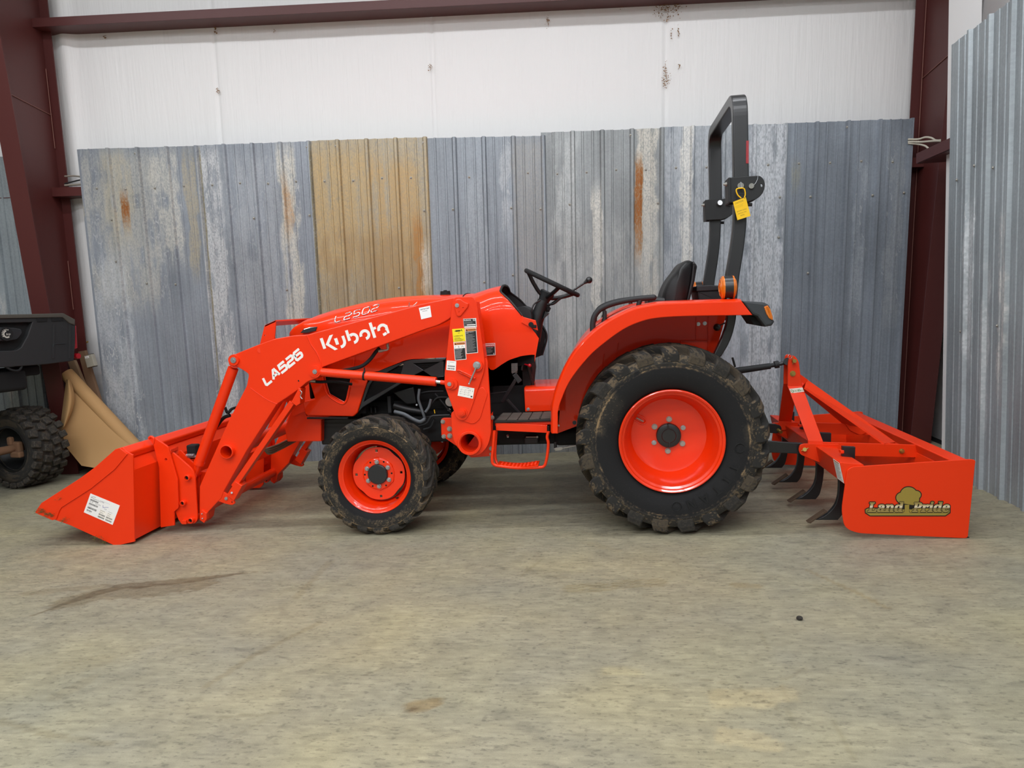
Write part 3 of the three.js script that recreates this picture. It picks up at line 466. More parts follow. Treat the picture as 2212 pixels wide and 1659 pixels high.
    if (kind === 'hitch') { bg('#f2efe2'); T('Q', 10, 76, 80, '#1d8a4a', 'serif', 'bold'); T('UICK', 66, 70, 50, '#1d8a4a', 'serif', 'bold'); c.save(); T('H', 178, 72, 66, '#1d8a4a', 'serif', 'bold'); c.restore(); T('ITCH', 222, 68, 34, '#1d8a4a', 'serif', 'bold'); }
    if (kind === 'beam') { bg('#f1eeea'); c.fillStyle = '#c8742e'; c.fillRect(20, 8, 160, 26); scribble(c, 20, 52, 160, 21, 16.5, '#6f6f6f', 61); }
    if (kind === 'tag') { bg('#f4c406'); T('CAUTION', 34, 62, 44, '#a5820a'); T('BEFORE USING', 30, 222, 32, '#a5820a'); T('UNFOLD THE', 40, 266, 32, '#a5820a'); T('ROPS', 90, 312, 36, '#a5820a'); scribble(c, 30, 96, 200, 3, 18, '#d9ab0c', 71); }
  });
}
// ================================================================ the tractor
const font = await new FontLoader().loadAsync('fonts/droid/droid_sans_bold.typeface.json');
const T = thing('tractor', 'orange compact tractor with black roll bar parked along the metal wall', 'tractor', [-0.45, 0, ZC]);
const both = (parent, name, g, mat) => { const m = mirrorZ(g); put(parent, name, g, mat); put(parent, name, m, mat); };

// ---- tyre rubber: dusty dark rubber with dried mud
function mudMap(seed, amount, w = 512, h = 512) {
  return pixelTexture(w, h, (u, v, o) => {
    const X = u * w, Y = v * h, a = fbm(X / 64, Y / 64, seed, 4, w / 64 | 0), b = fbm(X / 9, Y / 9, seed + 3, 4), c = hash(X | 0, Y | 0, seed + 7) - 0.5;
    const dust = 0.35 + 0.5 * a, mud = step2(0.52 - amount * 0.16, 0.62 - amount * 0.1, a * 0.55 + b * 0.5) * clamp(amount * 1.1), crumb = vnoise(X / 3, Y / 3, seed + 11) > 0.86 ? 0.5 : 0;
    const k = 1 + 0.16 * c; let r = mix(27, 56, dust * 0.6) * k, g = mix(27, 51, dust * 0.6) * k, bl = mix(27, 42, dust * 0.6) * k;
    const m = clamp(mud * (0.65 + 0.5 * b) + crumb * mud); r = mix(r, 142, m); g = mix(g, 118, m); bl = mix(bl, 86, m);
    o[0] = r; o[1] = g; o[2] = bl;
  });
}
const lugMats = [std({ map: mudMap(11, 0.28, 256, 256), roughness: 0.9 }), std({ map: mudMap(29, 0.46, 256, 256), roughness: 0.9 }), std({ map: mudMap(47, 0.12, 256, 256), roughness: 0.88 })];
// tyre skin texture: u round the wheel, v across the profile from the inner bead to the outer bead
function tyreMap(seed, cleanFrom, ring, blobs) {
  const w = 2048, h = 512;
  return pixelTexture(w, h, (u, v, o) => {
    const side = Math.abs(v - 0.5) * 2;               // 1 at the beads, 0 at the middle of the tread
    const X = u * w, Y = v * h, a = fbm(X / 64, Y / 32, seed, 4, 32), b = fbm(X / 8, Y / 5, seed + 3, 4, 256), c = hash(X | 0, Y | 0, seed + 5) - 0.5;
    let dirt = 1 - step2(cleanFrom - 0.03, cleanFrom + 0.03, side + 0.10 * (fbm(X / 32, 0.5, seed + 9, 3, 64) - 0.5));
    for (const [bu, bw, reach] of blobs) { let d = Math.abs(u - bu); d = Math.min(d, 1 - d); if (d < bw) dirt = Math.max(dirt, (1 - step2(bw * 0.4, bw, d + 0.02 * (b - 0.5))) * (1 - step2(reach - 0.07, reach + 0.04, side + 0.16 * (b - 0.5)))); }
    const mud = step2(0.5, 0.66, a * 0.5 + b * 0.55) * dirt, rr = Math.abs(side - ring) < 0.012 ? 0.5 * dirt + 0.3 * step2(0.4, 0.6, b) : 0;
    let r = mix(9, 46, dirt * (0.5 + 0.5 * a)), g = mix(9, 42, dirt * (0.5 + 0.5 * a)), bl = mix(11, 34, dirt * (0.5 + 0.5 * a));
    const m = clamp(mud * 0.5 * (0.4 + 0.9 * b) + rr); r = mix(r, 138, m); g = mix(g, 114, m); bl = mix(bl, 82, m);
    const crumb = hash(X >> 1, Y >> 1, seed + 13) > 0.992 ? 0.8 * Math.max(dirt, 0.25) : 0; r = mix(r, 168, crumb); g = mix(g, 140, crumb); bl = mix(bl, 100, crumb);
    const k = 1 + 0.12 * c; o[0] = r * k; o[1] = g * k; o[2] = bl * k;
  });
}
// a wheel about the z axis, outer face towards +z, centre at the origin
function makeWheel(parent, name, w, spec) {
  const { R, width, rimR, n, tread, sweep, mapMat, front } = spec, hw = width / 2;
  const wheel = new THREE.Group(); wheel.name = name; parent.add(wheel); origin.set(wheel, V(0, 0, 0));
  // carcass profile (radius, z) from the inner bead to the outer bead
  const half = [[rimR * 0.985, 0.72], [rimR * 1.02, 0.80], [rimR + 0.06 * (R - rimR), 0.86], [rimR + 0.22 * (R - rimR), 0.955], [rimR + 0.42 * (R - rimR), 1.0], [rimR + 0.575 * (R - rimR), 0.985], [rimR + 0.60 * (R - rimR), 1.0], [rimR + 0.625 * (R - rimR), 0.995], [rimR + 0.65 * (R - rimR), 0.982], [rimR + 0.80 * (R - rimR), 0.955], [R - tread * 1.12, 0.90], [R - tread * 0.95, 0.76], [R - tread * 0.8, 0.4], [R - tread * 0.75, 0]];
  const prof = [...half.map(([r, z]) => [r, -z * hw]), ...half.slice(0, -1).reverse().map(([r, z]) => [r, z * hw])];
  // arc length v
  const g = new THREE.LatheGeometry(prof.map(([r, z]) => new THREE.Vector2(r, z)), 96); g.rotateX(Math.PI / 2);
  { // lathe y became z
    const uv = g.attributes.uv, m = prof.length; let len = [0]; for (let i = 1; i < m; i++) len.push(len[i - 1] + Math.hypot(prof[i][0] - prof[i - 1][0], prof[i][1] - prof[i - 1][1]));
    for (let i = 0; i < uv.count; i++) uv.setY(i, len[i % m] / len[m - 1]);
  }
  put(wheel, 'tyre', g, mapMat);
  // lugs: from the shoulder ring over the shoulder to the middle of the tread
  const base = [[rimR + 0.655 * (R - rimR), 0.975], [rimR + 0.80 * (R - rimR), 0.95], [R - tread * 1.12, 0.895], [R - tread * 0.95, 0.75], [R - tread * 0.8, 0.38], [R - tread * 0.75, -0.06]];
  const top = [[rimR + 0.66 * (R - rimR), 1.0], [rimR + 0.81 * (R - rimR), 1.012], [R - tread * 0.45, 0.985], [R - tread * 0.06, 0.84], [R, 0.42], [R + 0.002, -0.05]];
  const phi = [0, 0, 0.03, 0.12, 0.5, 1].map((k) => k * sweep), wid = [0.70, 0.66, 0.60, 0.52, 0.46, 0.42].map((k) => k * 2 * Math.PI / n / 2);
  const lug = (sgn) => {
    const rings = base.map((b, i) => { const t = top[i], a0 = phi[i] - wid[i], a1 = phi[i] + wid[i], mid = (a0 + a1) / 2, P = (k, f) => { const r = mix(b[0] - 0.004, t[0], k), z = mix(b[1] - 0.02, t[1], k), a = mid + (a1 - mid) * f; return V(Math.cos(a) * r, Math.sin(a) * r, z * hw * sgn); }; return [P(0, -1), P(0, 1), P(0.78, 0.92), P(1, 0.78), P(1, -0.78), P(0.78, -0.92)]; });
    if (sgn < 0) rings.forEach((r) => r.reverse());
    const q = flat(skin(rings, { closedRing: true, capStart: true, capEnd: true }));
    const p = q.attributes.position, uv = q.attributes.uv; for (let i = 0; i < p.count; i++) uv.setXY(i, p.getX(i) * 4.2 + p.getZ(i) * 2, p.getY(i) * 4.2 + p.getZ(i) * 3);
    return q;
  };
  const lugs = [lug(1), lug(-1)], r = rng(n * 7 + 1);
  for (let i = 0; i < n; i++) for (const k of [0, 1]) { const m = put(wheel, 'tread_lug', lugs[k].clone(), lugMats[Math.floor(r() * 3)]); m.geometry = lugs[k]; m.rotation.z = (i + 0.5 * k) * 2 * Math.PI / n; }
  return wheel;
}
const frontMat = std({ map: tyreMap(5, 0.80, 0.585, []), roughness: 0.88 }), rearMat = std({ map: tyreMap(15, 0.61, 0.63, [[0.655, 0.045, 0.86], [0.70, 0.03, 0.76], [0.25, 0.03, 0.7]]), roughness: 0.8 });
const lathe = (pts, seg = 72) => { const g = new THREE.LatheGeometry(pts.map((p) => new THREE.Vector2(Math.max(p[0], 0.0001), p[1])), seg); g.rotateX(Math.PI / 2); return flatSmooth(g); };
function flatSmooth(g) { return toCreasedNormals(g, 0.55); }
const rearC = at(1444, 948, 1.73), frontC = at(815.3, 1027.9, 1.81);
{
  // rear wheel: wide rim with a deep dish
  const w = makeWheel(T, 'rear_wheel', 0, { R: 0.505, width: 0.385, rimR: 0.272, n: 21, tread: 0.042, sweep: 0.36, mapMat: rearMat });
  const z1 = 0.178;
  put(w, 'rim', lathe([[0.055, z1 - 0.19], [0.185, z1 - 0.188], [0.203, z1 - 0.182], [0.213, z1 - 0.166], [0.222, z1 - 0.135], [0.233, z1 - 0.115], [0.236, z1 - 0.06], [0.243, z1 - 0.045], [0.247, z1 - 0.02], [0.258, z1 - 0.012], [0.262, z1 + 0.0], [0.270, z1 + 0.006], [0.275, z1 + 0.004], [0.277, z1 - 0.004], [0.272, z1 - 0.012], [0.262, z1 - 0.03], [0.25, z1 - 0.06], [0.24, z1 - 0.3], [0.268, z1 - 0.345]].reverse(), 96), M.rim);
  put(w, 'hub_cap', lathe([[0.0001, z1 - 0.158], [0.036, z1 - 0.158], [0.04, z1 - 0.162], [0.05, z1 - 0.162], [0.064, z1 - 0.166], [0.067, z1 - 0.172], [0.067, z1 - 0.195]].reverse(), 40), M.blackSatin);
  put(w, 'hub_rib', [box(0, 0.05, z1 - 0.162, 0.008, 0.03, 0.008, 0.002), box(0, -0.05, z1 - 0.162, 0.008, 0.03, 0.008, 0.002)], M.blackSatin);
  for (let i = 0; i < 6; i++) { const a = (83 - 60 * i) * D2R; put(w, 'wheel_bolt', i % 3 === 1 ? hexBolt(V(Math.cos(a) * 0.089, Math.sin(a) * 0.089, z1 - 0.184), 0.011, 0.012) : merge([cyl(V(Math.cos(a) * 0.089, Math.sin(a) * 0.089, z1 - 0.19), V(Math.cos(a) * 0.089, Math.sin(a) * 0.089, z1 - 0.176), 0.0135, 0.0125, 20), cyl(V(Math.cos(a) * 0.089, Math.sin(a) * 0.089, z1 - 0.19), V(Math.cos(a) * 0.089, Math.sin(a) * 0.089, z1 - 0.185), 0.016, 0.016, 20)]), i % 3 === 1 ? M.zinc : M.zincDull); }
  { const a = 145 * D2R, c = V(Math.cos(a) * 0.172, Math.sin(a) * 0.172, z1 - 0.178), u = V(-Math.cos(a), -Math.sin(a), 0), s = V(-Math.sin(a), Math.cos(a), 0);
    const loop = [c.clone().addScaledVector(u, -0.035).addScaledVector(s, 0.017), c.clone().addScaledVector(u, 0.012).addScaledVector(s, 0.017), c.clone().addScaledVector(u, 0.026).addScaledVector(s, 0.008), c.clone().addScaledVector(u, 0.026).addScaledVector(s, -0.008), c.clone().addScaledVector(u, 0.012).addScaledVector(s, -0.017), c.clone().addScaledVector(u, -0.035).addScaledVector(s, -0.017)];
    put(w, 'valve_guard', tube(loop, 0.0035, 8), M.rim); put(w, 'valve_stem', cyl(c.clone().addScaledVector(u, -0.03).add(V(0, 0, 0.014)), c.clone().addScaledVector(u, 0.014).add(V(0, 0, 0.006)), 0.0045, 0.004, 10), M.zincDull); }
  // raised lettering on the lower sidewall, reading round the rim, and two raised rings
  const word = 'TITAN', lets = [], r0 = 0.345, zS = 0.1905;
  [...word].forEach((ch, i) => { const t = new TextGeometry(ch, { font, size: 0.052, depth: 0.0035, curveSegments: 3 }); t.computeBoundingBox(); t.translate(-(t.boundingBox.min.x + t.boundingBox.max.x) / 2, 0, 0); const a = (-28 - i * 12.5) * D2R; t.translate(0, r0 - 0.026, zS); t.rotateZ(a - Math.PI / 2); lets.push(t); });
  const ring = (a) => { const t = new THREE.TorusGeometry(0.024, 0.002, 8, 28); t.translate(Math.cos(a) * r0, Math.sin(a) * r0, zS + 0.001); return t; };
  put(w, 'sidewall_lettering', [...lets, ring(-91 * D2R), ring(-10 * D2R)], rearMat.clone());
  w.children[w.children.length - 1].material = M.rubber;
  w.children.forEach(() => 0);
  w.position.set(rearC.x, 0.505, 1.745).sub(origin.get(T)); w.rotation.z = 0.06;
  w.userData.label = 'big rear wheel with clean black sidewall';
  const f = w.clone(); f.position.z = (2 * ZC - 1.745) - ZC; f.rotation.set(0, Math.PI, -0.1); T.add(f);
}
{
  const w = makeWheel(T, 'front_wheel', 0, { R: 0.334, width: 0.235, rimR: 0.21, n: 20, tread: 0.032, sweep: 0.40, mapMat: frontMat });
  const z1 = 0.088;
  put(w, 'rim', lathe([[0.160, z1 - 0.09], [0.160, z1 - 0.13], [0.163, z1 - 0.14], [0.170, z1 - 0.13], [0.178, z1 - 0.06], [0.184, z1 - 0.03], [0.187, z1 - 0.012], [0.197, z1 - 0.006], [0.202, z1 + 0.002], [0.209, z1 + 0.006], [0.213, z1 + 0.003], [0.214, z1 - 0.004], [0.208, z1 - 0.012], [0.19, z1 - 0.03], [0.182, z1 - 0.18], [0.207, z1 - 0.2]].reverse(), 80), M.rim);
  // pressed wheel disc: scalloped edge, four square windows, a raised boss
  const sh = new THREE.Shape(); for (let i = 0; i <= 96; i++) { const a = i / 96 * Math.PI * 2, r = 0.155 - 0.009 * Math.pow(Math.abs(Math.sin(2 * a)), 8); i ? sh.lineTo(Math.cos(a) * r, Math.sin(a) * r) : sh.moveTo(r, 0); }
  for (let i = 0; i < 4; i++) { const a = i * Math.PI / 2, x = Math.cos(a) * 0.134, y = Math.sin(a) * 0.134, q = 0.007, h = new THREE.Path(); h.moveTo(x - q, y - q); h.lineTo(x - q, y + q); h.lineTo(x + q, y + q); h.lineTo(x + q, y - q); h.closePath(); sh.holes.push(h); }
  sh.holes.push(circlePath(0, 0, 0.05));
  put(w, 'wheel_disc', ext(sh, z1 - 0.078, 0.008, 0.002), M.rim);
  const zd = z1 - 0.02;
  const boss = []; for (let i = 0; i < 6; i++) { const a = (90 + 60 * i) * D2R; const g = cyl(V(Math.cos(a) * 0.073, Math.sin(a) * 0.073, zd - 0.066), V(Math.cos(a) * 0.073, Math.sin(a) * 0.073, zd - 0.05), 0.030, 0.022, 24); boss.push(g); }
  put(w, 'wheel_boss', [...boss, lathe([[0.05, zd - 0.049], [0.086, zd - 0.049], [0.094, zd - 0.054], [0.098, zd - 0.066]].reverse(), 48)], M.rim);
  put(w, 'hub_cap', lathe([[0.0001, zd - 0.030], [0.054, zd - 0.031], [0.058, zd - 0.035], [0.059, zd - 0.06]].reverse(), 40), M.frameGrey);
  for (let i = 0; i < 6; i++) { const a = (90 + 60 * i) * D2R; put(w, 'wheel_bolt', hexBolt(V(Math.cos(a) * 0.0715, Math.sin(a) * 0.0715, zd - 0.044), 0.0105, 0.012), M.zinc); }
  const holes = []; for (let i = 0; i < 6; i++) { const a = (60 + 60 * i) * D2R; holes.push(cyl(V(Math.cos(a) * 0.08, Math.sin(a) * 0.08, zd - 0.06), V(Math.cos(a) * 0.08, Math.sin(a) * 0.08, zd - 0.0485), 0.0055, 0.0055, 12)); }
  put(w, 'bolt_hole', holes, M.dark);
  put(w, 'valve_stem', cyl(V(0.108, -0.142, z1 - 0.06), V(0.104, -0.136, z1 - 0.03), 0.005, 0.004, 10), M.blackMatt);
  w.position.set(frontC.x, 0.334, 1.775).sub(origin.get(T)); w.rotation.z = 0.03;
  w.userData.label = 'small front wheel with muddy tyre and bolted orange rim';
  const f = w.clone(); f.position.z = (2 * ZC - 1.775) - ZC; f.rotation.set(0, Math.PI, 0.2); T.add(f);
}

// ---- hood and cowl: lofted sheet metal
function half(yb, ys, yt, w, n, inset = 0) {        // a half section from the near bottom edge up and over to the far bottom edge
  const pts = []; pts.push([yb, w - inset], [mix(yb, ys, 0.5), w - inset * 0.3], [ys, w]);
  for (let i = 1; i <= 8; i++) { const a = i / 8 * Math.PI / 2; pts.push([ys + (yt - ys) * Math.pow(Math.sin(a), 2 / n), w * Math.pow(Math.max(Math.cos(a), 0), 2 / n)]); }
  return [...pts.map(([y, z]) => [y, z]), ...pts.slice(0, -1).reverse().map(([y, z]) => [y, -z])];
}
{
  const zn = 1.535;
  // silhouette of the top (on the centre plane) and the lower edge (on the near side)
  const top = [[650, 712], [663, 698], [679.5, 688], [705, 676], [733.6, 666.5], [785.6, 653.7], [827, 645], [868.7, 639], [931, 635.5], [998, 634.6]];
  const low = [[650, 730], [668, 770], [690, 792], [720, 800], [750, 800], [790, 805], [812, 804], [835, 794], [881, 776], [962, 772], [998, 774]];
  const lerpAt = (list, x) => { let i = 0; while (i + 2 < list.length && x > list[i + 1][0]) i++; const [a, b] = [list[i], list[i + 1]], t = clamp((x - a[0]) / (b[0] - a[0])); return mix(a[1], b[1], t); };
  const topW = top.map((p) => { const v = at(p[0], p[1] + 1.5, ZC); return [v.x, v.y]; }), lowW = low.map((p) => { const v = at(p[0], p[1], zn); return [v.x, v.y]; });
  const xa = topW[0][0], xb = at(998, 700, zn).x, rings = [];
  for (let i = 0; i <= 30; i++) {
    const t = i / 30, x = mix(xa, xb, Math.pow(t, 1.25)), yt = lerpAt(topW, x), w = 0.29 * Math.min(1, 0.62 + 0.9 * Math.pow((x - xa) / 0.30, 0.6) * 0.42), yb = Math.min(lerpAt(lowW, x), yt - 0.05), ys = mix(yb, yt, 0.62);
    rings.push(half(yb, ys, yt, w, 2.7, 0.008).map(([y, z]) => V(x, y, ZC + z)));
  }
  const h = put(T, 'hood', skin(rings, { capStart: true }), M.orangeSheet);
  // crease line pressed into the side, the dark lamp lens and the chrome model badge
  put(h, 'headlight', plate([[648, 719.5], [655, 711, 0.006], [669, 706.5], [685.5, 705.5], [682, 715], [664, 719.5]], zn - 0.012, 0.03, { bev: 0.004 }), M.lens);
  // a point of the near hood flank seen at a pixel
  const onHood = (px, py) => { let z = zn, v; for (let k = 0; k < 12; k++) { v = at(px, py, z); const x = v.x, yt = lerpAt(topW, x), w = 0.29 * Math.min(1, 0.62 + 0.9 * Math.pow(Math.max(0, (x - xa) / 0.30), 0.6) * 0.42), yb = Math.min(lerpAt(lowW, x), yt - 0.05), ys = mix(yb, yt, 0.62), q = clamp((v.y - ys) / (yt - ys), 0, 0.98); z = mix(z, ZC + w * Math.pow(1 - Math.pow(q, 2.7), 1 / 2.7), 0.7); } return at(px, py, z + 0.002); };
  const glyph = { L: [[[0.05, 1], [0, 0.12], [0.1, 0], [0.8, 0]]], 2: [[[0.12, 1], [0.85, 1], [0.95, 0.86], [0.9, 0.62], [0.8, 0.52], [0.15, 0.46], [0.03, 0.34], [0, 0], [0.85, 0]]], 5: [[[0.98, 1], [0.16, 1], [0.08, 0.54], [0.75, 0.54], [0.86, 0.42], [0.82, 0.12], [0.7, 0], [0, 0]]], 0: [[[0.2, 1], [0.85, 1], [0.97, 0.86], [0.86, 0.12], [0.72, 0], [0.12, 0], [0, 0.14], [0.08, 0.88], [0.2, 1]]] };
  const badge = []; [...'L2502'].forEach((ch, i) => glyph[ch].forEach((l) => badge.push(tube(l.map(([a, b]) => onHood(723.5 + i * 19.6 + a * 16 - 2.2 * (1 - b) * 0 + b * 1.4, 697 - i * 5.6 - a * 4.6 - b * 13)), 0.0042, 6, l.length * 5))));
  put(h, 'model_badge', badge, M.chrome, 'chrome model lettering');
  put(h, 'model_badge', [tube([onHood(884, 654), onHood(883.5, 662)], 0.003, 6), tube([onHood(901, 653), onHood(893, 661)], 0.003, 6)], M.chrome);
  // front side panel with its dark window, both sides
  const win = [[700, 792], [768, 765], [759, 818, 0.01], [748.5, 866, 0.012], [741, 872, 0.012], [707, 853, 0.012], [697, 818, 0.01]];
  const fp = put(T, 'front_side_panel', plate([[664, 780], [690, 762], [800, 762], [812, 792], [795, 818], [772, 892, 0.008], [763, 899.7, 0.006], [664, 898], [659, 893], [653, 868], [680, 862], [668, 822]], zn - 0.003, 0.03, { bev: 0.006, holes: [win] }), M.orangeSheet);
  const fp2 = mirrorZ(fp.geometry.clone().translate(...origin.get(T).toArray())); put(T, 'front_side_panel', fp2, M.orangeSheet);
  put(T, 'radiator_screen', boxPx(676, 770, 790, 893, zn - 0.05, 0.5), M.dark);
  put(T, 'front_grille', boxPx(664, 800, 676, 862, zn - 0.08, 0.42, 0.01), M.blackMatt);
  put(T, 'rubber_strip', bar(at(664, 903, zn), at(752, 903.5, zn), 0.010, 0.02), M.blackMatt);
  both(T, 'panel_trim', tube([at(707, 776, zn + 0.001), at(697, 806, zn + 0.001), at(700, 832, zn + 0.001), at(708, 853.5, zn + 0.001), at(741, 873, zn + 0.001), at(748, 867, zn + 0.001), at(759, 818, zn + 0.001), at(767, 768, zn + 0.001)], 0.004, 6), M.orangeSheet);
  // black triangular side screens
  const sc = plate([[963, 775], [884, 777, 0.02], [815, 801, 0.03], [792, 830], [774, 890], [784, 880], [868, 828], [962, 812]], zn - 0.004, 0.02, { bev: 0.004, holes: [[[957, 782], [893, 785], [932, 811], [957, 812]], [[872, 784], [806, 822], [799, 832], [786, 868], [795, 862], [860, 826]]] });
  const meshBars = []; for (let i = 0; i < 22; i++) { const y = 781 + i * 4; meshBars.push(bar(at(782, y, zn - 0.018), at(960, y, zn - 0.018), 0.003, 0.003)); }
  const s1 = put(T, 'side_screen', sc, M.frameGrey); const hold = plate([[960, 780], [884, 782], [806, 820], [784, 872], [860, 830], [960, 814]], zn - 0.022, 0.003, { bev: 0 }); put(s1, 'screen_mesh', hold, M.dark);
  put(s1, 'screen_mesh', merge(meshBars.slice(0, 9)), M.blackMatt);
  // cowl behind the hood: its rear edge leans
  const rear = [[1091, 616], [1092, 631], [1103, 651], [1129, 682], [1150, 690], [1163, 712], [1164, 732], [1161, 768], [1152.6, 786]].map((p) => { const v = at(p[0], p[1], p[1] < 640 ? ZC : zn); return [v.y, v.x]; });
  const xrear = (y) => { if (y > rear[0][0]) return rear[0][1]; for (let i = 0; i + 1 < rear.length; i++) if (y <= rear[i][0] && y >= rear[i + 1][0]) return mix(rear[i][1], rear[i + 1][1], (rear[i][0] - y) / (rear[i][0] - rear[i + 1][0])); return rear[rear.length - 1][1]; };
  const cTop = [[1000, 635], [1031, 633.5], [1045, 628.5], [1060, 623.5], [1075, 619.5], [1091, 616.5]].map((p) => { const v = at(p[0], p[1], ZC); return [v.x, v.y]; });
  const cLow = [[1000, 780], [1040, 783], [1046, 783], [1062, 801], [1073, 795], [1096, 777.6], [1118, 769.5], [1138, 766.8], [1150, 767.5], [1152.6, 786.3], [1161, 776]].map((p) => { const v = at(p[0], p[1], zn); return [v.x, v.y]; });
  const x0 = xb - 0.004, cr = [], xEnd = at(1152, 780, zn).x;
  for (let i = 0; i <= 26; i++) {
    const t = i / 26, xl = mix(x0, xEnd, t), yb = lerpAt(cLow, xl), xt = mix(x0, cTop[5][0], t), yt = lerpAt(cTop, xt), w = 0.302 + 0.012 * Math.sin(t * 3), ys = mix(yb, yt, 0.60);
    cr.push(half(yb, ys, yt, w, 2.7, 0.02).map(([y, z]) => V(mix(x0, Math.max(x0 + 0.02, xrear(y)), t), y, ZC + z * (1 - 0.05 * t))));
  }
  const cw = put(T, 'cowl', skin(cr), M.orangeSheet);
  put(cw, 'cowl_rear_panel', skin([cr[26].map((p) => p.clone()), cr[26].map((p) => p.clone().add(V(-0.03, -0.01, 0)).lerp(V(p.x - 0.03, p.y, ZC), 0.14)), cr[26].map((p) => V(p.x - 0.12, p.y - 0.03, mix(p.z, ZC, 0.35)))]), M.blackMatt);
  put(cw, 'edge_trim', tube(cr[26].slice(2, 21).map((p) => p.clone()), 0.007, 8, 90), M.black);
  put(cw, 'seam', tube(cr[0].map((p) => p.clone().add(V(0.001, 0, 0))), 0.0035, 6, 80), M.dark);
  // pressed creases on the cowl side
  const crease = (pts, rr = 0.0035) => tube(pts.map((p) => at(p[0], p[1], zn + 0.012)), rr, 6, 40);
  // switch pocket at the rear corner
  put(cw, 'switch_pocket', plate([[1131, 685], [1157, 692], [1162, 714], [1146, 708], [1126, 697]], zn + 0.016, 0.012, { bev: 0.003 }), M.bladeOrange);
  put(cw, 'key_switch', [cyl(at(1147, 701, zn), at(1147, 701, zn + 0.03), 0.016, 0.014, 18), box(at(1154, 705, zn).x, at(1154, 705, zn).y, zn + 0.016, 0.03, 0.018, 0.022)], M.blackMatt);
  stickerPx(cw, 'danger_sticker', [[1046.6, 742.2], [1069.5, 741], [1070.5, 767], [1048.4, 768]], zn + 0.0225, std({ map: labelTexture('danger'), roughness: 0.5 }), 'red and black danger label');
  const fcap = at(962, 633, 1.3); put(T, 'filler_cap', [cyl(V(fcap.x, fcap.y - 0.02, 1.3), V(fcap.x, fcap.y + 0.012, 1.3), 0.034, 0.03, 24), cyl(V(fcap.x, fcap.y + 0.012, 1.3), V(fcap.x, fcap.y + 0.018, 1.3), 0.012, 0.01, 12)], M.blackMatt);
}
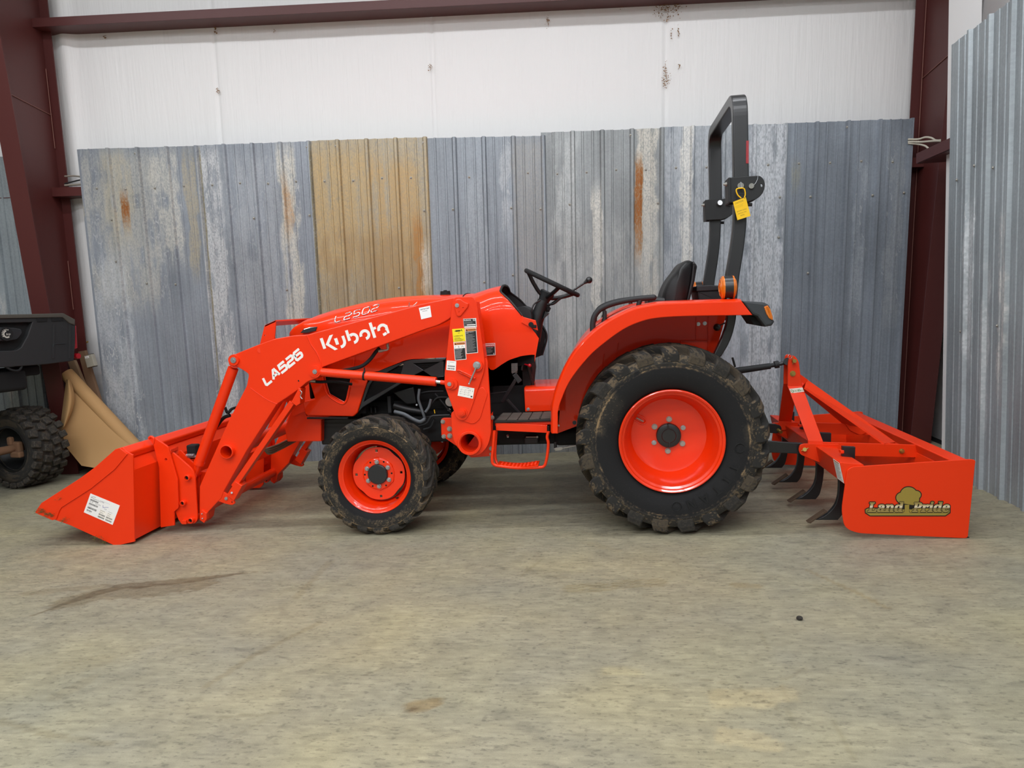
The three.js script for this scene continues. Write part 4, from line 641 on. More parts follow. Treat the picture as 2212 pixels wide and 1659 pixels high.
// ---- chassis, engine and running gear
{
  const z = 1.43;
  put(T, 'front_bolster', plate([[627.5, 891], [655, 879], [662, 899], [694, 907], [693.5, 953.5], [620, 954.5, 0.01], [614.5, 924]], 1.47, 0.44, { bev: 0.006 }), M.orange);
  put(T, 'chassis_rail', [boxPx(690, 905, 1010, 953, 1.42, 0.34, 0.01)], M.black);
  put(T, 'front_axle', [cyl(V(frontC.x, 0.335, 0.86), V(frontC.x, 0.335, 1.64), 0.055, 0.055, 20), box(frontC.x, 0.335, 1.25, 0.16, 0.17, 0.26, 0.03), cyl(V(frontC.x, 0.335, 1.60), V(frontC.x, 0.335, 1.71), 0.085, 0.075, 24), cyl(V(frontC.x, 0.335, 0.79), V(frontC.x, 0.335, 0.90), 0.075, 0.085, 24)], M.black);
  const eng = group(T, 'engine');
  put(eng, 'engine_block', [boxPx(770, 800, 1000, 905, 1.36, 0.24, 0.02), boxPx(960, 770, 1140, 900, 1.38, 0.26, 0.02), boxPx(780, 868, 900, 905, 1.40, 0.2, 0.02)], M.blackMatt);
  put(eng, 'manifold', plate([[849, 848], [893, 836], [899, 872, 0.01], [878, 874, 0.02]], 1.47, 0.05, { bev: 0.006 }), M.black);
  put(eng, 'exhaust_pipe', tube([at(852, 876, 1.46), at(880, 884, 1.47), at(915, 890, 1.46)], 0.020, 14), M.black);
  put(eng, 'fan_shroud', [boxPx(835, 855, 846, 893, 1.46, 0.1, 0.006), boxPx(800, 880, 803, 892, 1.45, 0.05, 0.003), boxPx(809, 880, 812, 892, 1.45, 0.05, 0.003)], M.plastic);
  put(eng, 'wiring_conduit', [tube([at(906, 840, 1.48), at(904, 862, 1.49), at(909, 878, 1.49), at(914, 893, 1.49), at(918, 905, 1.48)], 0.0085, 10), tube([at(931, 862, 1.48), at(926, 880, 1.49), at(919, 890, 1.49)], 0.0085, 10)], M.conduit);
  put(eng, 'coolant_hose', tube([at(852, 889, 1.5), at(873, 895, 1.51), at(893, 906, 1.51), at(908, 911, 1.51), at(918, 905, 1.5)], 0.0115, 12), M.conduit);
  put(eng, 'hydraulic_pipe', [tube([at(905, 920, 1.5), at(922, 914, 1.5), at(932, 900, 1.5), at(945, 898, 1.5), at(972, 897, 1.5)], 0.0075, 10), tube([at(915, 928, 1.48), at(930, 922, 1.48), at(938, 905, 1.48)], 0.0075, 10)], M.plastic);
  put(eng, 'wiring_loom', [tube([at(930, 876, 1.47), at(944, 860, 1.47), at(968, 858, 1.46)], 0.006, 8), tube([at(940, 850, 1.46), at(958, 872, 1.46), at(975, 892, 1.46)], 0.006, 8), tube([at(905, 850, 1.46), at(925, 846, 1.47), at(958, 845, 1.46)], 0.005, 8)], M.plastic);
  put(eng, 'oil_filter', [cyl(at(972, 868, 1.38), at(972, 868, 1.47), 0.028, 0.028, 20), cyl(at(970, 885, 1.40), at(970, 885, 1.46), 0.010, 0.010, 6)], M.zincDull);
  put(eng, 'pipe_fitting', [cyl(at(900, 874.5, 1.46), at(900, 874.5, 1.49), 0.006, 0.006, 6), cyl(at(908, 873, 1.46), at(908, 873, 1.49), 0.005, 0.005, 6)], M.zinc);
  put(eng, 'dipstick', tube([at(938, 885, 1.47), at(939.5, 893, 1.475)], 0.003, 6), M.yellow);
  // bell housing, transmission and rear axle
  const tr = group(T, 'transmission');
  put(tr, 'housing', [boxPx(1040, 900, 1260, 958, 1.40, 0.30, 0.02), boxPx(1196, 930, 1300, 962, 1.44, 0.36, 0.03), boxPx(1075, 930, 1186, 958, 1.55, 0.12, 0.01)], M.blackMatt);
  put(tr, 'axle_tube', cyl(V(rearC.x, 0.505, 0.82), V(rearC.x, 0.505, 1.68), 0.085, 0.085, 24), M.black);
  put(tr, 'filter_canister', boxPx(1131.5, 944.5, 1163.5, 959.5, 1.60, 0.1, 0.012), M.plastic);
  put(tr, 'drain_bolt', cyl(at(1097, 941, 1.58), at(1097, 944, 1.59), 0.009, 0.006, 10), M.zinc);
  put(tr, 'control_rod', [bar(at(1160, 944, 1.61), at(1136, 944, 1.61), 0.005, 0.005), cyl(at(1160.5, 944, 1.60), at(1160.5, 944, 1.615), 0.006, 0.006, 8)], M.zincDull);
  put(tr, 'brake_rod', [cyl(at(1217, 968, 1.6), at(1243, 963, 1.6), 0.005, 0.005, 8), plate([[1196, 969], [1202, 967], [1214, 966], [1217, 968], [1213, 973], [1200, 974.5]], 1.605, 0.008, {})], M.zincDull);
  put(tr, 'bracket_arm', [boxPx(1196, 955, 1203, 970, 1.59, 0.02)], M.black);
  // clutch side under the cowl: dark bulkhead, pedal, treadle
  put(T, 'bulkhead', plate([[1040, 790], [1073, 792], [1098, 775], [1140, 764], [1147, 770], [1150, 800], [1140, 905], [1050, 905]], 1.38, 0.26, { bev: 0.01 }), M.dark);
  put(T, 'steering_support', [bar(at(1131, 770, 1.42), at(1127, 800, 1.42), 0.012, 0.02), bar(at(1137, 775, 1.40), at(1152, 832, 1.36), 0.016, 0.02)], M.black);
  const pd = group(T, 'pedal');
  put(pd, 'pedal_pad', plate([[1106.5, 811], [1115, 805.5], [1127.5, 822], [1119, 829]], 1.55, 0.016, { bev: 0.003, r: 0.004 }), M.plastic);
  put(pd, 'pedal_arm', bar(at(1114, 820, 1.54), at(1085, 868, 1.50), 0.02, 0.012), M.frameGrey);
  put(pd, 'pedal_link', [bar(at(1095, 862, 1.48), at(1124, 894, 1.46), 0.016, 0.012), bar(at(1060, 850, 1.44), at(1095, 846, 1.44), 0.006, 0.006)], M.frameGrey);
  const tp = put(T, 'treadle_plate', plate([[1104, 785], [1118, 784], [1118.5, 800], [1106, 809]], 1.50, 0.006, { bev: 0.001 }), M.greyPlastic);
  const st = []; for (let i = 0; i < 5; i++) for (let j = 0; j < 8; j++) st.push(boxPx(1105 + i * 2.7, 785.5 + j * 2.6, 1106.2 + i * 2.7, 787.2 + j * 2.6, 1.504, 0.004, 0.0008)); put(tp, 'tread_stud', st, M.zincDull).userData.kind = 'stuff';
  put(T, 'choke_knob', [cyl(at(1134, 787, 1.5), at(1141, 789, 1.52), 0.005, 0.005, 8), new THREE.SphereGeometry(0.011, 12, 8).translate(...at(1144, 789.5, 1.53).toArray())], M.red);
  // seat platform between the fenders
  const a = at(1133, 838, 1.47), b = at(1205, 888, 1.47), yT = at(1133, 837, 1.47).y, yB = at(1133, 889, 1.47).y, s = new THREE.Shape();
  s.moveTo(-0.22, yB); s.lineTo(0.22, yB); s.lineTo(0.22, yT - 0.03); s.quadraticCurveTo(0.22, yT, 0.19, yT); s.lineTo(-0.19, yT); s.quadraticCurveTo(-0.22, yT, -0.22, yT - 0.03); s.closePath();
  const tg = new THREE.ExtrudeGeometry(s, { depth: 0.75, bevelEnabled: true, bevelSize: 0.003, bevelThickness: 0.003, bevelOffset: -0.003, bevelSegments: 2 }); tg.rotateY(Math.PI / 2); tg.translate(a.x, 0, ZC);
  const cp = put(T, 'centre_cover', tg, M.orangeSheet); put(cp, 'cover_bolt', hexBolt(at(1141, 884, 1.474), 0.008, 0.008), M.zinc);
  put(cp, 'cover_knob', cyl(at(1177, 834, 1.25), at(1177, 827, 1.25), 0.008, 0.006, 10), M.black);
  // footboard with a ribbed rubber mat
  const p0 = at(1070.5, 913, 1.735), p1 = at(1181.5, 918, 1.735), fb = group(T, 'footboard'), yb = p0.y;
  put(fb, 'front_lip', plate([[1070.7, 912.6], [1181.8, 918.4], [1181.6, 935.2], [1071.5, 929.8]], 1.735, 0.02, { bev: 0.002 }), M.orangeSheet);
  put(fb, 'board', box((p0.x + at(1192, 918, 1.735).x) / 2, yb - 0.012, 1.60, at(1196, 918, 1.735).x - p0.x, 0.02, 0.25), M.orange);
  const xm0 = p0.x - 0.006, xm1 = at(1194, 918, 1.735).x, zm1 = 1.742, zm0 = 1.475;
  put(fb, 'mat', box((xm0 + xm1) / 2, yb + 0.004, (zm0 + zm1) / 2, xm1 - xm0, 0.012, zm1 - zm0, 0.004), std({ color: 0x211f1d, roughness: 0.9 }));
  const mb = std({ color: 0x4a443d, roughness: 0.88 });
  for (let j = 0; j < 6; j++) for (let i = 0; i < 5; i++) { // arched rows of raised pads
    const L = (xm1 - xm0 - 0.02) / 5, x = xm0 + 0.01 + L * (i + 0.5), zz = zm1 - 0.022 - j * 0.042, h = box(0, 0, 0, L * 0.92, 0.008, 0.034, 0.003); h.rotateY((i - 2) * 0.12 + (j % 2 ? 0.05 : -0.03)); h.translate(x, yb + 0.013, zz - 0.006 * (i - 2) * (i - 2) * 0.4); put(fb, 'mat_pad', h, mb); }
  put(fb, 'support_bracket', boxPx(1181.5, 920, 1187, 937, 1.72, 0.1), M.black);
  // the hanging step
  const sp = group(T, 'step'), k = (x, y) => at(x, y, 1.775);
  put(sp, 'step_frame', [tube([k(1068, 930), k(1065.5, 962), k(1063, 992), k(1064.5, 1001), k(1071, 1005.5), k(1085, 1007.5), k(1117, 1011), k(1148, 1010.5), k(1166, 1009.5), k(1174, 1008), k(1178.5, 1001), k(1184.5, 957), k(1182, 944), k(1185, 932)], 0.0085, 10, 120), tube([at(1072, 930, 1.68), at(1070, 990, 1.68), at(1075, 1003, 1.69)], 0.0085, 10)], M.orange);
  const tread = []; for (let i = 0; i <= 12; i++) { const t = i / 12, x = mix(k(1074, 1005).x, k(1163, 1009).x, t), y = k(1074, 1005).y - 0.012 * Math.sin(Math.PI * t) - 0.004 * t; tread.push([V(x, y, 1.785), V(x, y + 0.004, 1.68)]); }
  put(sp, 'step_tread', strip(tread, V(0, 1, 0), 0.006), M.orange);
  const nubs = []; for (let i = 0; i < 10; i++) for (let j = 0; j < 3; j++) { const t = (i + 0.5) / 10, x = mix(k(1078, 1005).x, k(1160, 1009).x, t), y = k(1074, 1005).y - 0.012 * Math.sin(Math.PI * t); const n = new THREE.TorusGeometry(0.008, 0.0025, 5, 10); n.rotateX(Math.PI / 2); n.translate(x, y + 0.002, 1.765 - j * 0.032); nubs.push(n); } put(sp, 'tread_grip', nubs, M.orange).userData.kind = 'stuff';
}

// ---- fenders
{
  const zf = 1.93, zin = 1.50;
  const outer = [[1193, 936.7], [1193, 881], [1201, 846.5], [1220, 799], [1246, 756], [1278, 722], [1318, 692.6], [1366, 669.3], [1405.5, 660.2], [1432, 656.5], [1480, 654.5], [1540, 652.5], [1602, 650.5]];
  const inner = [[1625.6, 680.7], [1560, 681.5], [1472, 683.3], [1419, 687], [1387, 694], [1352, 708.5], [1313, 735], [1273, 769.5], [1233, 820], [1212, 865], [1205, 891.6], [1205, 936.7]];
  const f = group(T, 'fender');
  const O = P2(outer, zf), smooth = new THREE.SplineCurve(O.slice(1).map((p) => new THREE.Vector2(p[0], p[1]))).getPoints(60).map((v) => [v.x, v.y]); const Ofull = [O[0], ...smooth];
  const I = P2(inner, zf), ism = new THREE.SplineCurve(I.slice(0, 11).map((p) => new THREE.Vector2(p[0], p[1]))).getPoints(60).map((v) => [v.x, v.y]);
  const lip = ext(shapeOf([...Ofull, ...ism, I[11]]), zf, 0.012, 0.004), cxy = [at(1450, 960, zf).x, at(1450, 960, zf).y];
  // the crown: bulges slightly towards the outer edge, then turns down into the lip
  const sect = [[0, 0], [0.012, 0.006], [0.05, 0.012], [0.2, 0.014], [0.34, 0.010], [zf - zin, 0.0]];
  const rings = Ofull.map(([x, y], i) => { const a = Ofull[Math.max(0, i - 1)], b = Ofull[Math.min(Ofull.length - 1, i + 1)], d = Math.hypot(b[0] - a[0], b[1] - a[1]), nx = -(b[1] - a[1]) / d, ny = (b[0] - a[0]) / d; return sect.map(([dz, h]) => V(x + nx * h, y + ny * h, zf - 0.004 - dz)); });
  const innerPlate = ext(shapeOf([...P2([[1205, 936]], zin + 0.02), ...P2([[1212, 850], [1245, 775], [1290, 715], [1350, 680], [1420, 662], [1480, 657], [1572, 655], [1567, 687], [1545, 765], [1500, 900], [1300, 930], [1245, 921]], zin + 0.02)]), zin + 0.02, 0.006, 0.001);
  put(f, 'fender_lip', lip, M.orangeSheet); put(f, 'fender_crown', skin(rings), M.orangeSheet); put(f, 'inner_panel', innerPlate, M.orangeSheet);
  const rib = (a, b) => bar(at(a[0], a[1], zin + 0.022), at(b[0], b[1], zin + 0.022), 0.006, 0.006);
  put(f, 'panel_rib', [rib([1299, 812], [1305, 764]), rib([1326, 797], [1336, 740]), rib([1504, 684], [1504, 734]), rib([1530, 684], [1530, 757]), rib([1504, 734], [1528, 734]), rib([1471, 735], [1471, 770]), rib([1471, 735], [1530, 735])], M.orangeSheet);
  put(f, 'panel_bolt', [hexBolt(at(1508.5, 700, zin + 0.022), 0.009, 0.008), hexBolt(at(1522.5, 698.5, zin + 0.022), 0.009, 0.008), hexBolt(at(1207, 919, zin + 0.05), 0.005, 0.006)], M.zinc);
  put(f, 'lever_knob', [new THREE.SphereGeometry(0.021, 16, 12).translate(...at(1549, 707, 1.52).toArray()), bar(at(1552, 704, 1.52), at(1568, 697, 1.52), 0.008, 0.008)], M.blackSatin);
  put(f, 'fender_bolt', cyl(at(1241, 913, 1.6), at(1241, 913, 1.63), 0.012, 0.012, 12), M.black);
  const hp = (x, y, z = 1.80) => at(x, y, z);
  put(f, 'grab_rail', [tube([hp(1281, 722), hp(1280.5, 700), hp(1284, 684), hp(1294, 670), hp(1312, 660), hp(1340, 651.5), hp(1372, 646), hp(1412, 642.5)], 0.0155, 12, 90), tube([hp(1384, 646), hp(1380, 656), hp(1378, 668)], 0.013, 10), tube([hp(1306, 672), hp(1306, 690), hp(1303, 702)], 0.012, 10), new THREE.SphereGeometry(0.0155, 12, 10).translate(...hp(1412, 642.5).toArray())], M.plastic);
  put(f, 'rail_foot', plate([[1300, 689], [1308, 681], [1315, 694], [1297, 707]], 1.78, 0.03, { bev: 0.006 }), M.black);
  // tail lamp housing and its amber lens
  put(f, 'lamp_housing', plate([[1602.8, 650], [1651, 653, 0.01], [1663.5, 660, 0.02], [1670.8, 690], [1673.6, 695], [1668.5, 703.5, 0.008], [1653.4, 706], [1637, 684], [1626, 679.5]], 1.93, 0.26, { bev: 0.012 }), M.greyPlastic);
  put(f, 'lamp_bracket', plate([[1615, 681], [1636, 684], [1653, 706], [1629, 701.5]], 1.86, 0.2, { bev: 0.004 }), M.blackMatt);
  put(f, 'tail_lens', plate([[1650.5, 663], [1659, 659.5], [1664.5, 668], [1669.8, 685], [1669.5, 692], [1662, 688], [1656, 678]], 1.938, 0.1, { bev: 0.004, r: 0.004 }), M.amber);
  put(f, 'lens_rib', [0.3, 0.5, 0.7].map((t) => tube([at(mix(1653, 1660, t), mix(663, 661, t), 1.939), at(mix(1658, 1665, t), mix(677, 671, t), 1.939), at(mix(1663, 1668.5, t), mix(687, 688, t), 1.939)], 0.0018, 5)), M.amber);
  // round warning lamp on the fender
  const bc = at(1572, 621, 1.82), rL = 24.5 * MPP(1.82), hl = 17 * MPP(1.82);
  const wl = group(T, 'warning_lamp');
  const disc = (x0, x1, r0, r1) => cyl(V(bc.x + x0, bc.y, 1.82), V(bc.x + x1, bc.y, 1.82), r0, r1, 36);
  put(wl, 'lamp_body', [disc(-hl * 0.52, hl * 0.5, rL * 0.97, rL * 0.97), cyl(V(bc.x, bc.y - rL - 0.014, 1.82), V(bc.x, bc.y - rL + 0.01, 1.82), 0.028, 0.022, 20)], M.blackSatin);
  const dome = (s) => { const g = new THREE.LatheGeometry([[0.0001, 0.040], [rL * 0.35, 0.038], [rL * 0.7, 0.030], [rL * 0.92, 0.018], [rL, 0.006], [rL, 0]].reverse().map((p) => new THREE.Vector2(p[0], p[1] * hl * 0.5 / 0.04)), 36); g.rotateZ(s < 0 ? Math.PI / 2 : -Math.PI / 2); g.translate(bc.x + s * hl * 0.5, bc.y, 1.82); return g; };
  put(wl, 'lamp_lens', [dome(-1), dome(1)], M.amber);
  const rg = []; for (const s of [-1, 1]) for (const q of [0.4, 0.7, 0.95]) { const t = new THREE.TorusGeometry(rL * q, 0.002, 6, 32); t.rotateY(Math.PI / 2); t.translate(bc.x + s * hl * (0.5 + 0.5 * (q < 0.5 ? 0.97 : q < 0.8 ? 0.75 : 0.35)), bc.y, 1.82); rg.push(t); } put(wl, 'lens_ring', rg, M.amber);
  // the same on the far side
  for (const part of [f, wl]) { const far = group(T, part.name); const o = origin.get(T); for (const m of part.children) put(far, m.name, mirrorZ(m.geometry.clone().translate(o.x, o.y, o.z)), m.material); }
}

// ---- seat, tool box
{
  const s = group(T, 'seat'), prof = [[1429, 657], [1432, 633], [1443.7, 606.8], [1461, 583.7], [1474, 567], [1487, 561], [1497, 563.4, 0.01], [1503, 571, 0.01], [1497, 607], [1487, 657]];
  const back = new THREE.SplineCurve(P2(prof.slice(0, 7), 1.45).map((p) => new THREE.Vector2(p[0], p[1]))).getPoints(24).map((v) => [v.x, v.y]);
  const sh = [...back, ...P2(prof.slice(7), 1.45)], cx = sh.reduce((t, p) => t + p[0], 0) / sh.length, cy = Math.min(...sh.map((p) => p[1])), srings = [];
  for (let i = 0; i <= 28; i++) { const t = i / 28 * 2 - 1, zz = 0.225 * t, e = clamp((Math.abs(t) - 0.62) / 0.38), k = Math.sqrt(Math.max(0, 1 - e * e)), f = 0.30 + 0.70 * k, dip = 0.02 * (1 - e) * Math.cos(t * 2.2); srings.push(sh.map(([x, y]) => { const h = clamp((y - cy) / 0.28); return V(cx + (x - cx) * f + (x < cx ? dip * 0.6 : 0), cy + (y - cy) * (0.80 + 0.20 * k * (1 - 0.0 * h)), ZC + zz); })); }
  put(s, 'backrest', skin(srings, { closedRing: true, capStart: true, capEnd: true }), M.vinyl);
  put(s, 'backrest_shell', ext(shapeOf(P2([[1497, 563, 0.01], [1506.5, 573.5, 0.012], [1500.5, 608], [1488, 657], [1481, 657], [1492, 606]], 1.45)), ZC + 0.205, 0.41, 0.012), M.black);
  put(s, 'cushion', ext(shapeOf(P2([[1400, 648], [1405, 640, 0.01], [1440, 642], [1450, 660], [1402, 662]], 1.45), 0.01), ZC + 0.2, 0.4, 0.02), M.vinyl);
  const tb = group(T, 'tool_box');
  put(tb, 'box', ext(shapeOf(P2([[1506, 629], [1562, 626], [1560, 654], [1510, 654]], 1.40), 0.008), 1.40, 0.3, 0.008), M.black);
  put(tb, 'lid', ext(shapeOf(P2([[1504.5, 619], [1515, 616.5], [1534, 615.5], [1556, 617], [1562, 620], [1562, 627], [1504.5, 630]], 1.41), 0.006), 1.41, 0.32, 0.006), M.plastic);
}

// ---- roll bar
{
  const r = group(T, 'roll_bar'), zo = 1.70, zi2 = 1.64, x0 = at(1584.2, 290, zo).x, x1 = at(1617, 290, zo).x, yTop = at(1600, 193, zo).y, yJ = at(1600, 392, zo).y, tk = 0.055;
  // upper hoop, cut from its outline across the tractor
  const hw = zo - ZC, sh = shapeOf([[-hw, yJ], [-hw, yTop, 0.13], [hw, yTop, 0.13], [hw, yJ]]); const inn = [[-hw + tk, yJ], [-hw + tk, yTop - tk, 0.085], [hw - tk, yTop - tk, 0.085], [hw - tk, yJ]];
  const full = shapeOf([[-hw, yJ], [-hw, yTop, 0.13], [hw, yTop, 0.13], [hw, yJ], [hw - tk, yJ], [hw - tk, yTop - tk, 0.085], [-hw + tk, yTop - tk, 0.085], [-hw + tk, yJ]]);
  const g = new THREE.ExtrudeGeometry(full, { depth: x1 - x0 - 0.012, bevelEnabled: true, bevelThickness: 0.006, bevelSize: 0.006, bevelOffset: -0.006, bevelSegments: 3, curveSegments: 14 }); g.rotateY(Math.PI / 2); g.translate(x0 + 0.006, 0, ZC);
  put(r, 'upper_hoop', g, M.blackSatin);
  const lower = [[1584.5, 420], [1585.5, 455], [1584, 495, 0.05], [1577, 545, 0.2], [1567.5, 600], [1567, 640, 0.2], [1573, 687, 0.2], [1562, 725, 0.3], [1540, 770], [1556, 774], [1579, 736, 0.3], [1591, 690, 0.2], [1592, 650, 0.2], [1597.5, 597], [1607, 540, 0.2], [1612.5, 490, 0.1], [1614, 455], [1615, 420]];
  both(r, 'lower_post', ext(shapeOf(P2(lower, zo - 0.004), 0.03), zo - 0.004, 0.052, 0.006, 8), M.blackSatin);
  const br = [[1574, 384.5], [1583, 382.7], [1642, 379, 0.02], [1651, 388, 0.02], [1653, 402, 0.02], [1648.5, 417, 0.02], [1637, 429, 0.02], [1616, 436, 0.01], [1573.5, 438]];
  const plateB = ext((() => { const s = shapeOf(P2(br, zo + 0.018)); const h = at(1645, 400.5, zo + 0.018); s.holes.push(circlePath(h.x, h.y, 0.011)); return s; })(), zo + 0.018, 0.012, 0.003);
  const inB = ext(shapeOf(P2(br, zo + 0.018)), zi2 - 0.014, 0.012, 0.003), fl = at(1573.6, 411, zo + 0.018), fH = at(1573.6, 384, zo + 0.018).y - at(1573.6, 438, zo + 0.018).y;
  both(r, 'pivot_bracket', merge([plateB, inB, box(fl.x + 0.005, fl.y, (zo + zi2) / 2 + 0.002, 0.012, fH, zo - zi2 + 0.05, 0.003)]), M.black);
  both(r, 'bracket_slot', merge([plate([[1592, 428, 0.01], [1593, 420, 0.01], [1612, 418, 0.01], [1613, 435], [1592, 437]], zo + 0.0225, 0.006, { bev: 0.002 })]), M.black);
  both(r, 'hinge_pin', merge([cyl(at(1600, 401, zi2 - 0.05), at(1600, 401, zo + 0.034), 0.016, 0.016, 20), cyl(at(1623.4, 401.5, zi2 - 0.05), at(1623.4, 401.5, zo + 0.032), 0.0145, 0.0135, 20), bar(at(1600, 393, zo + 0.036), at(1601, 407, zo + 0.036), 0.006, 0.006)]), M.chrome);
  both(r, 'tension_bolt', merge([cyl(at(1562.5, 398.5, 1.67), at(1577, 398, 1.67), 0.006, 0.006, 10), cyl(at(1567, 398.4, 1.67), at(1572, 398, 1.67), 0.012, 0.012, 6)]), M.zincDull);
  both(r, 'stop_bolt', cyl(at(1612, 442, 1.69), at(1624.5, 442.3, 1.69), 0.009, 0.009, 12), M.black);
  both(r, 'pin_wire', tube([at(1619, 372, zo + 0.01), at(1630, 369.5, zo + 0.03), at(1636, 374, zo + 0.03), at(1636.5, 386, zo + 0.03), at(1631, 397, zo + 0.03), at(1626, 401, zo + 0.036)], 0.0014, 5, 40), M.zinc);
  both(r, 'reflector', plate([[1612, 304], [1617.6, 303.5], [1617.4, 353], [1611.5, 353]], zo + 0.003, 0.02, { bev: 0.001 }), M.red);
}

// ---- steering wheel, column and levers
{
  const zc = ZC, c = at(1192.5, 611, zc), a = at(1133, 583, zc), b = at(1252, 639.5, zc), dx = b.x - a.x, dy = b.y - a.y, R = Math.hypot(dx, dy) / 2 - 0.014, tilt = Math.atan2(dy, dx);
  const sw = group(T, 'steering_wheel');
  const g = new THREE.TorusGeometry(R, 0.0145, 14, 72); g.rotateX(Math.PI / 2);
  { // finger grips under the rim
    const p = g.attributes.position; for (let i = 0; i < p.count; i++) { const x = p.getX(i), y = p.getY(i), z = p.getZ(i); if (y < 0) p.setY(i, y * (1 + 0.22 * Math.max(0, Math.sin(Math.atan2(z, x) * 36)))); } }
  g.rotateZ(tilt); g.translate(c.x, c.y, zc); put(sw, 'rim', flatSmooth((g.computeVertexNormals(), g)), M.rubber);
  const hub = at(1177, 645, zc), up = V(-Math.sin(tilt), Math.cos(tilt), 0), ax = V(Math.cos(tilt), Math.sin(tilt), 0);
  const rimPt = (ang) => c.clone().addScaledVector(ax, Math.cos(ang) * R * 0.97).add(V(0, 0, Math.sin(ang) * R * 0.97));
  const low = c.clone().addScaledVector(up, -0.10);
  for (const ang of [Math.PI * 0.88, -0.15 * Math.PI, Math.PI * 0.38].map((t) => t)) { const q = rimPt(ang); put(sw, 'spoke', tube([q, q.clone().lerp(low, 0.35).addScaledVector(up, -0.012), q.clone().lerp(low, 0.75).addScaledVector(up, -0.012), low.clone().addScaledVector(up, 0.004)], 0.0125, 10, 24), M.black); }
  put(sw, 'hub', [cyl(low.clone().addScaledVector(up, -0.035), low.clone().addScaledVector(up, 0.035), 0.030, 0.046, 20), cyl(low.clone().addScaledVector(up, 0.034), low.clone().addScaledVector(up, 0.042), 0.046, 0.038, 20)], M.plastic);
  put(T, 'steering_column', [cyl(at(1158, 694, zc), low.clone().addScaledVector(up, -0.02), 0.045, 0.036, 24), cyl(at(1158, 694, zc), at(1150, 735, zc), 0.045, 0.05, 20), plate([[1172, 690], [1185, 678], [1178, 672]], zc + 0.04, 0.08, {})], M.black);
  put(T, 'column_boot', [0, 1, 2].map((i) => cyl(at(1177 + i * 2.5, 657 + i * 5, zc), at(1183 + i * 2.5, 660 + i * 5, zc), 0.026 - i * 0.003, 0.02 - i * 0.003, 14)), M.blackMatt);
  const pod = at(1141, 672, zc); put(T, 'instrument_pod', [cyl(V(pod.x - 0.03, pod.y - 0.03, zc - 0.13), V(pod.x - 0.03, pod.y - 0.03, zc + 0.13), 0.062, 0.062, 28), cyl(V(pod.x - 0.12, pod.y - 0.06, zc - 0.2), V(pod.x - 0.12, pod.y - 0.06, zc + 0.2), 0.09, 0.09, 24)], M.plastic);
  put(T, 'throttle_lever', tube([at(1145, 684, 1.36), at(1149, 668, 1.36), at(1154, 657, 1.35), at(1168, 648, 1.33)], 0.005, 8), M.black);
  put(T, 'shuttle_lever', [tube([at(1183, 658, 1.30), at(1196, 656, 1.32), at(1212, 644, 1.34), at(1233, 636, 1.36)], 0.007, 8), tube([at(1186, 660, 1.2), at(1203, 648, 1.2), at(1240, 626, 1.2), at(1266, 609, 1.2)], 0.0065, 8), new THREE.SphereGeometry(0.021, 18, 14).translate(...at(1272.5, 605, 1.2).toArray()), cyl(at(1262, 611.5, 1.2), at(1268, 607.5, 1.2), 0.008, 0.014, 12)], M.blackSatin);
}

// ---- three-point hitch
{
  const h = group(T, 'top_link'), k = (x, y) => at(x, y, ZC);
  put(h, 'link_barrel', [cyl(k(1585, 802), k(1664, 790.5), 0.021, 0.018, 16), cyl(k(1658, 791), k(1677, 787.5), 0.013, 0.013, 12), cyl(k(1673, 788.3), k(1682, 786.5), 0.024, 0.024, 6)], M.plastic);
  put(h, 'link_end', [cyl(k(1680, 787), k(1694, 784), 0.012, 0.012, 12), cyl(at(1701, 780.5, ZC - 0.03), at(1701, 780.5, ZC + 0.03), 0.022, 0.022, 20)], M.frameGrey);
  put(h, 'link_stub', bar(at(1582, 772, 1.3), at(1588, 793, 1.3), 0.012, 0.012), M.black);
  both(T, 'lower_link', merge([plate([[1600, 950], [1668, 953], [1733, 957.5], [1748, 962, 0.02], [1750, 974, 0.02], [1738, 981], [1668, 978], [1600, 985]], 1.575, 0.02, { bev: 0.004 })]), M.blackSatin);
}
